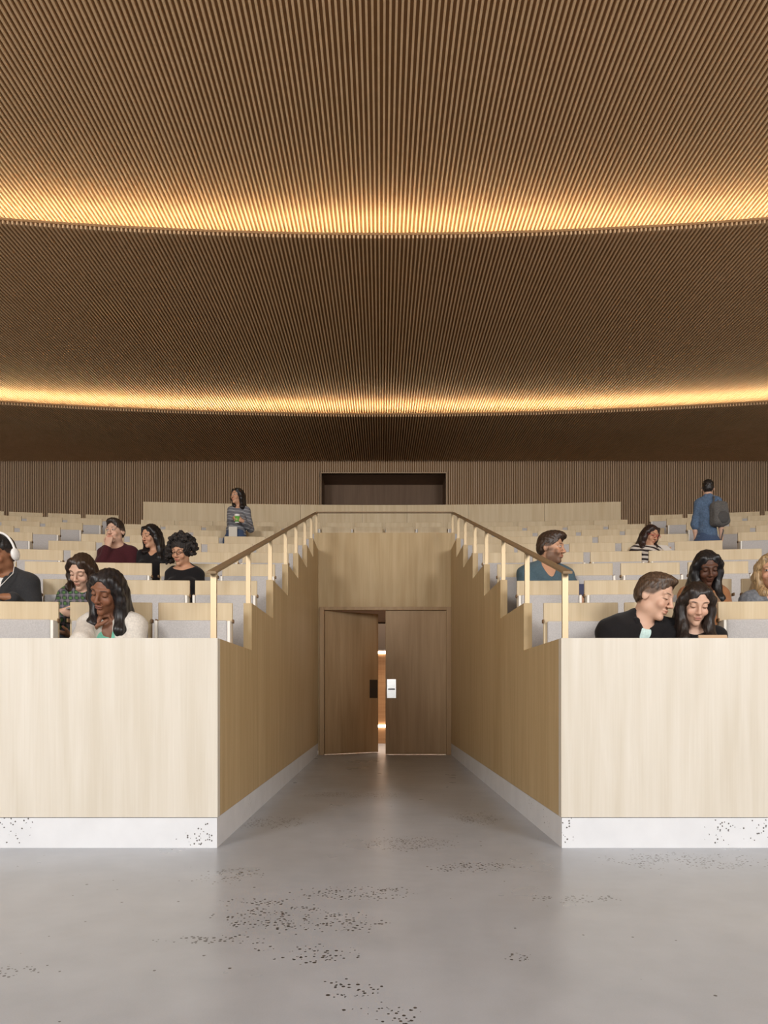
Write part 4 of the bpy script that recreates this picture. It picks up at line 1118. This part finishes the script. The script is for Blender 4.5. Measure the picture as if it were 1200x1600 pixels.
# slab things held or lying: oriented boxes
def slab(name, label, cat, c, size, yaw, tilt, mat, roll=0, parts=()):
    e = empty(name, tuple(c)); e.rotation_euler = (math.radians(tilt), math.radians(roll), math.radians(yaw)); tag(e, label, cat)
    x, y, z = (v / 2 for v in size)
    for nm, b0, m_, bv in parts:
        mb = MB(); mb.box(*b0); mb.build(nm, m_, e, bevel=bv)
    return e
def palm(q, sd, k=.10): E, W_, fd, pn = q['A'][sd]; return W_ + fd * k * q['s'] + unit(pn) * .022 * q['s']
M['screen'] = simple('glass_screen', (.02, .02, .025), .12)
M['alu'] = simple('silver_case', (.75, .74, .72), .35, metal=.6)
c = palm(PE['plaid_w'], -1)
slab('phone', 'smartphone in the hand of the reader in the plaid shirt', 'phone', c + V3(.012, -.0, .012), (.07, .14, .01), -25, 12, M['alu'], parts=[('case', (-.036, .036, -.072, .072, -.005, .003), M['alu'], .002), ('screen', (-.033, .033, -.068, .068, .003, .0045), M['screen'], 0)])
M['tan_case'] = simple('tan_case', (.55, .38, .24), .6)
c = np.array(at(1115, 992, 1.062)); c[2] = STEPZ[0] + .006
slab('tablet', 'tan cased tablet leaning on the ledge before the reader in black', 'tablet', c, (.2, .2, .01), -3, -32, M['tan_case'], parts=[('case', (-.080, .080, -.006, .004, -.028, .036), M['tan_case'], .002), ('edge', (-.078, .078, .004, .010, -.026, .037), M['paper'], .001)])
c = palm(PE['tablet_w'], 1)
slab('tablet', 'brown cased tablet held by the reader in the orange top', 'tablet', at(1114, 937, 1.29), (.2, .2, .01), 18, -40, M['tan_case'], parts=[('case', (-.075, .055, -.006, .004, -.10, .07), simple('brown_case', (.25, .16, .10), .6), .002), ('screen', (-.068, .048, .004, .006, -.092, .062), M['screen'], 0)])
M['navy'] = simple('navy_cover', (.025, .030, .085), .6)
E, W_, fd, pn = PE['beard_m']['A'][1]
slab('notebook', 'navy notebook held low in the gap between two seats', 'notebook', at(906.5, 922, 1.56), (.1, .02, .1), 0, -8, M['navy'], parts=[('cover', (-.055, .055, -.008, .008, -.052, .052), M['navy'], .003), ('pages', (-.050, .056, -.005, .005, -.050, .050), M['paper'], 0)])
slab('paper_sheet', 'white sheet beside the reader in the striped top', 'paper', at(1041, 857, 2.0), (.2, .28, .004), 20, 40, M['paper'], parts=[('sheet', (-.06, .06, -.07, .07, -.002, .002), M['paper'], 0)])
c = palm(PE['cup_w'], -1)
slab('folder', 'cream folder carried at the side of the standing cup holder', 'folder', at(364, 838, dW - .035), (.2, .02, .3), 8, 6, M['paper'], parts=[('cover', (-.055, .055, -.006, .006, -.14, .125), simple('cream_folder', (.62, .58, .50), .7), .002)])
# takeaway cup
c = palm(PE['cup_w'], 1, .075); M['green'] = simple('green_sleeve', (.14, .42, .06), .6)
cu = empty('takeaway_cup', tuple(c - V3(0, 0, .05))); tag(cu, 'green paper coffee cup with white lid held by the standing figure', 'cup')
mb = MB(); mb.lathe([(.0, 0), (.027, 0), (.036, .095), (.0, .095)], n=20); mb.build('cup', M['paper'], cu, smooth=False)
mb = MB(); mb.lathe([(.0295, .012), (.032, .012), (.0385, .085), (.036, .085)], n=20); mb.build('sleeve', M['green'], cu, smooth=True)
mb = MB(); mb.lathe([(.039, .092), (.040, .099), (.037, .101), (.035, .112), (.0, .112)], n=20); mb.build('lid', M['white'], cu)
# backpack hanging from one shoulder
q = PE['pack_m']; s = q['s']; back = -q['fwd']; M['pack'] = cloth('grey_canvas', (.12, .115, .11), noise=.2, sc=70)
bp0 = np.array(at(1124, 803, dM - .040)); bk = empty('backpack', tuple(bp0)); tag(bk, 'grey backpack slung on the shoulder of the standing person in denim', 'backpack')
RB = rot(14, 0, -6)
def blob(name, prims, mat, parent, h=.009, cut=None):
    F = Field()
    for pr in prims: F.ell(RB @ V3(*pr[0]), V3(*pr[1]), pr[2], RB)
    lo, hi = F.bounds(); ax = make_axes(lo - .02, hi + .02, [], h, h); Vt, Q = surface(F.grid(ax), ax); return np_mesh(name, Vt, Q, mat, parent)
F = Field()
for x in (-.062, .062):
    for y in (-.025, .025):
        F.cap(RB @ V3(x * .92, y, .095), RB @ V3(x * 1.06, y * 1.1, -.095), .040, .046, .02)
F.cap(RB @ V3(-.05, 0, .10), RB @ V3(.05, 0, .10), .05, .05, .03); F.cap(RB @ V3(-.05, 0, -.09), RB @ V3(.05, 0, -.09), .055, .055, .03); F.cap(RB @ V3(0, 0, .09), RB @ V3(0, 0, -.09), .06, .065, .03)
lo, hi = F.bounds(); ax = make_axes(lo - .02, hi + .02, [], .008, .008); Vt, Q = surface(F.grid(ax), ax); np_mesh('bag', Vt, Q, M['pack'], bk)
blob('front_pocket', [((0, -.062, -.065), (.080, .028, .060), .02), ((0, -.060, -.03), (.075, .024, .055), .03)], cloth('dark_canvas', (.085, .082, .08)), bk)
mb = MB(); mb.tube([Vector(tuple(RB @ V3(*p))) for p in ((-.03, .02, .125), (0, -.0, .165), (.03, .02, .125))], .008, 8); mb.build('grab_handle', M['pack'], bk, smooth=True)
shp = q['S'][-1] if (q['S'][-1][0] > q['S'][1][0]) else q['S'][1]
for dx, dn in ((-.055, 0), (.03, 1)):
    a = Vector(tuple(RB @ V3(dx, .03, .11))); t_ = Vector(tuple(shp - bp0)) + Vector((-.05 + dn * .03, 0, .075 * s))
    if dn == 0:
        mb = MB(); mb.tube([a, (a + t_) / 2 + Vector((0, -.03, .03)), t_, t_ + Vector((0, .09, -.02)), t_ + Vector((.01, .13, -.15))], .012, 8); mb.build('shoulder_strap', M['pack'], bk, smooth=True)
    else:
        a = Vector(tuple(RB @ V3(.03, .03, -.12)))
        mb = MB(); mb.tube([a, a + Vector((.03, -.01, -.08)), a + Vector((.0, -.01, -.20)), a + Vector((-.01, 0, -.24))], .007, 8); mb.build('loose_strap', M['pack'], bk, smooth=True)
# ------------------------------------------------------------------ light and camera
def area(name, loc, rot, sx, sy, power, col):
    l = bpy.data.lights.new(name, 'AREA'); l.shape = 'RECTANGLE'; l.size = sx; l.size_y = sy; l.energy = power; l.color = col
    o = bpy.data.objects.new(name, l); COL.objects.link(o); o.location = loc; o.rotation_euler = rot
    return o
# cool fill lights added at both sides of the stage, unseen, no windows there
for s in (-1, 1):
    area('stage_side_fill', (s * 9.3, -3.2, 3.1), (math.radians(90), 0, math.radians(s * 62)), 8.0, 5.4, 200, (0.97, 0.985, 1.0))
# the stage's own broad flood panels: one to each side high behind the viewer
for q in (-1, 1):
    area('stage_flood', (q * 5.2, -5.5, 4.3), (math.radians(82), 0, math.radians(q * 12)), 2.6, 2.6, 640, (1.0, 0.99, 0.975))
area('plate_reflection_light', (0, -6.0, 3.2), (math.radians(90), 0, 0), 3.4, 2.6, 130, (1.0, 0.99, 0.975))  # unseen light added to give the right push plate a white reflection
w = bpy.data.worlds.new('World'); SC.world = w; w.use_nodes = True
w.node_tree.nodes['Background'].inputs[0].default_value = (0.95, 0.97, 1.0, 1); w.node_tree.nodes['Background'].inputs[1].default_value = 0.16
cam = bpy.data.cameras.new('camera'); co = bpy.data.objects.new('camera', cam); COL.objects.link(co); SC.camera = co
co.location = (0, 0, EYE); co.rotation_euler = (math.radians(90), 0, 0)
cam.sensor_fit = 'VERTICAL'; cam.sensor_height = 36; cam.sensor_width = 27; cam.lens = 36 * 1100 / 1600.0
cam.shift_x = 4 / 1600.0; cam.shift_y = (1088 - 800) / 1600.0
cam.clip_start = .05; cam.clip_end = 100
vs = SC.view_settings; vs.view_transform = 'Standard'; vs.look = 'None'; vs.gamma = 1.0; vs.exposure = -0.12; vs.use_curve_mapping = False
SC.cycles.max_bounces = 8; SC.cycles.diffuse_bounces = 4; SC.cycles.glossy_bounces = 3
SC.cycles.use_denoising = True
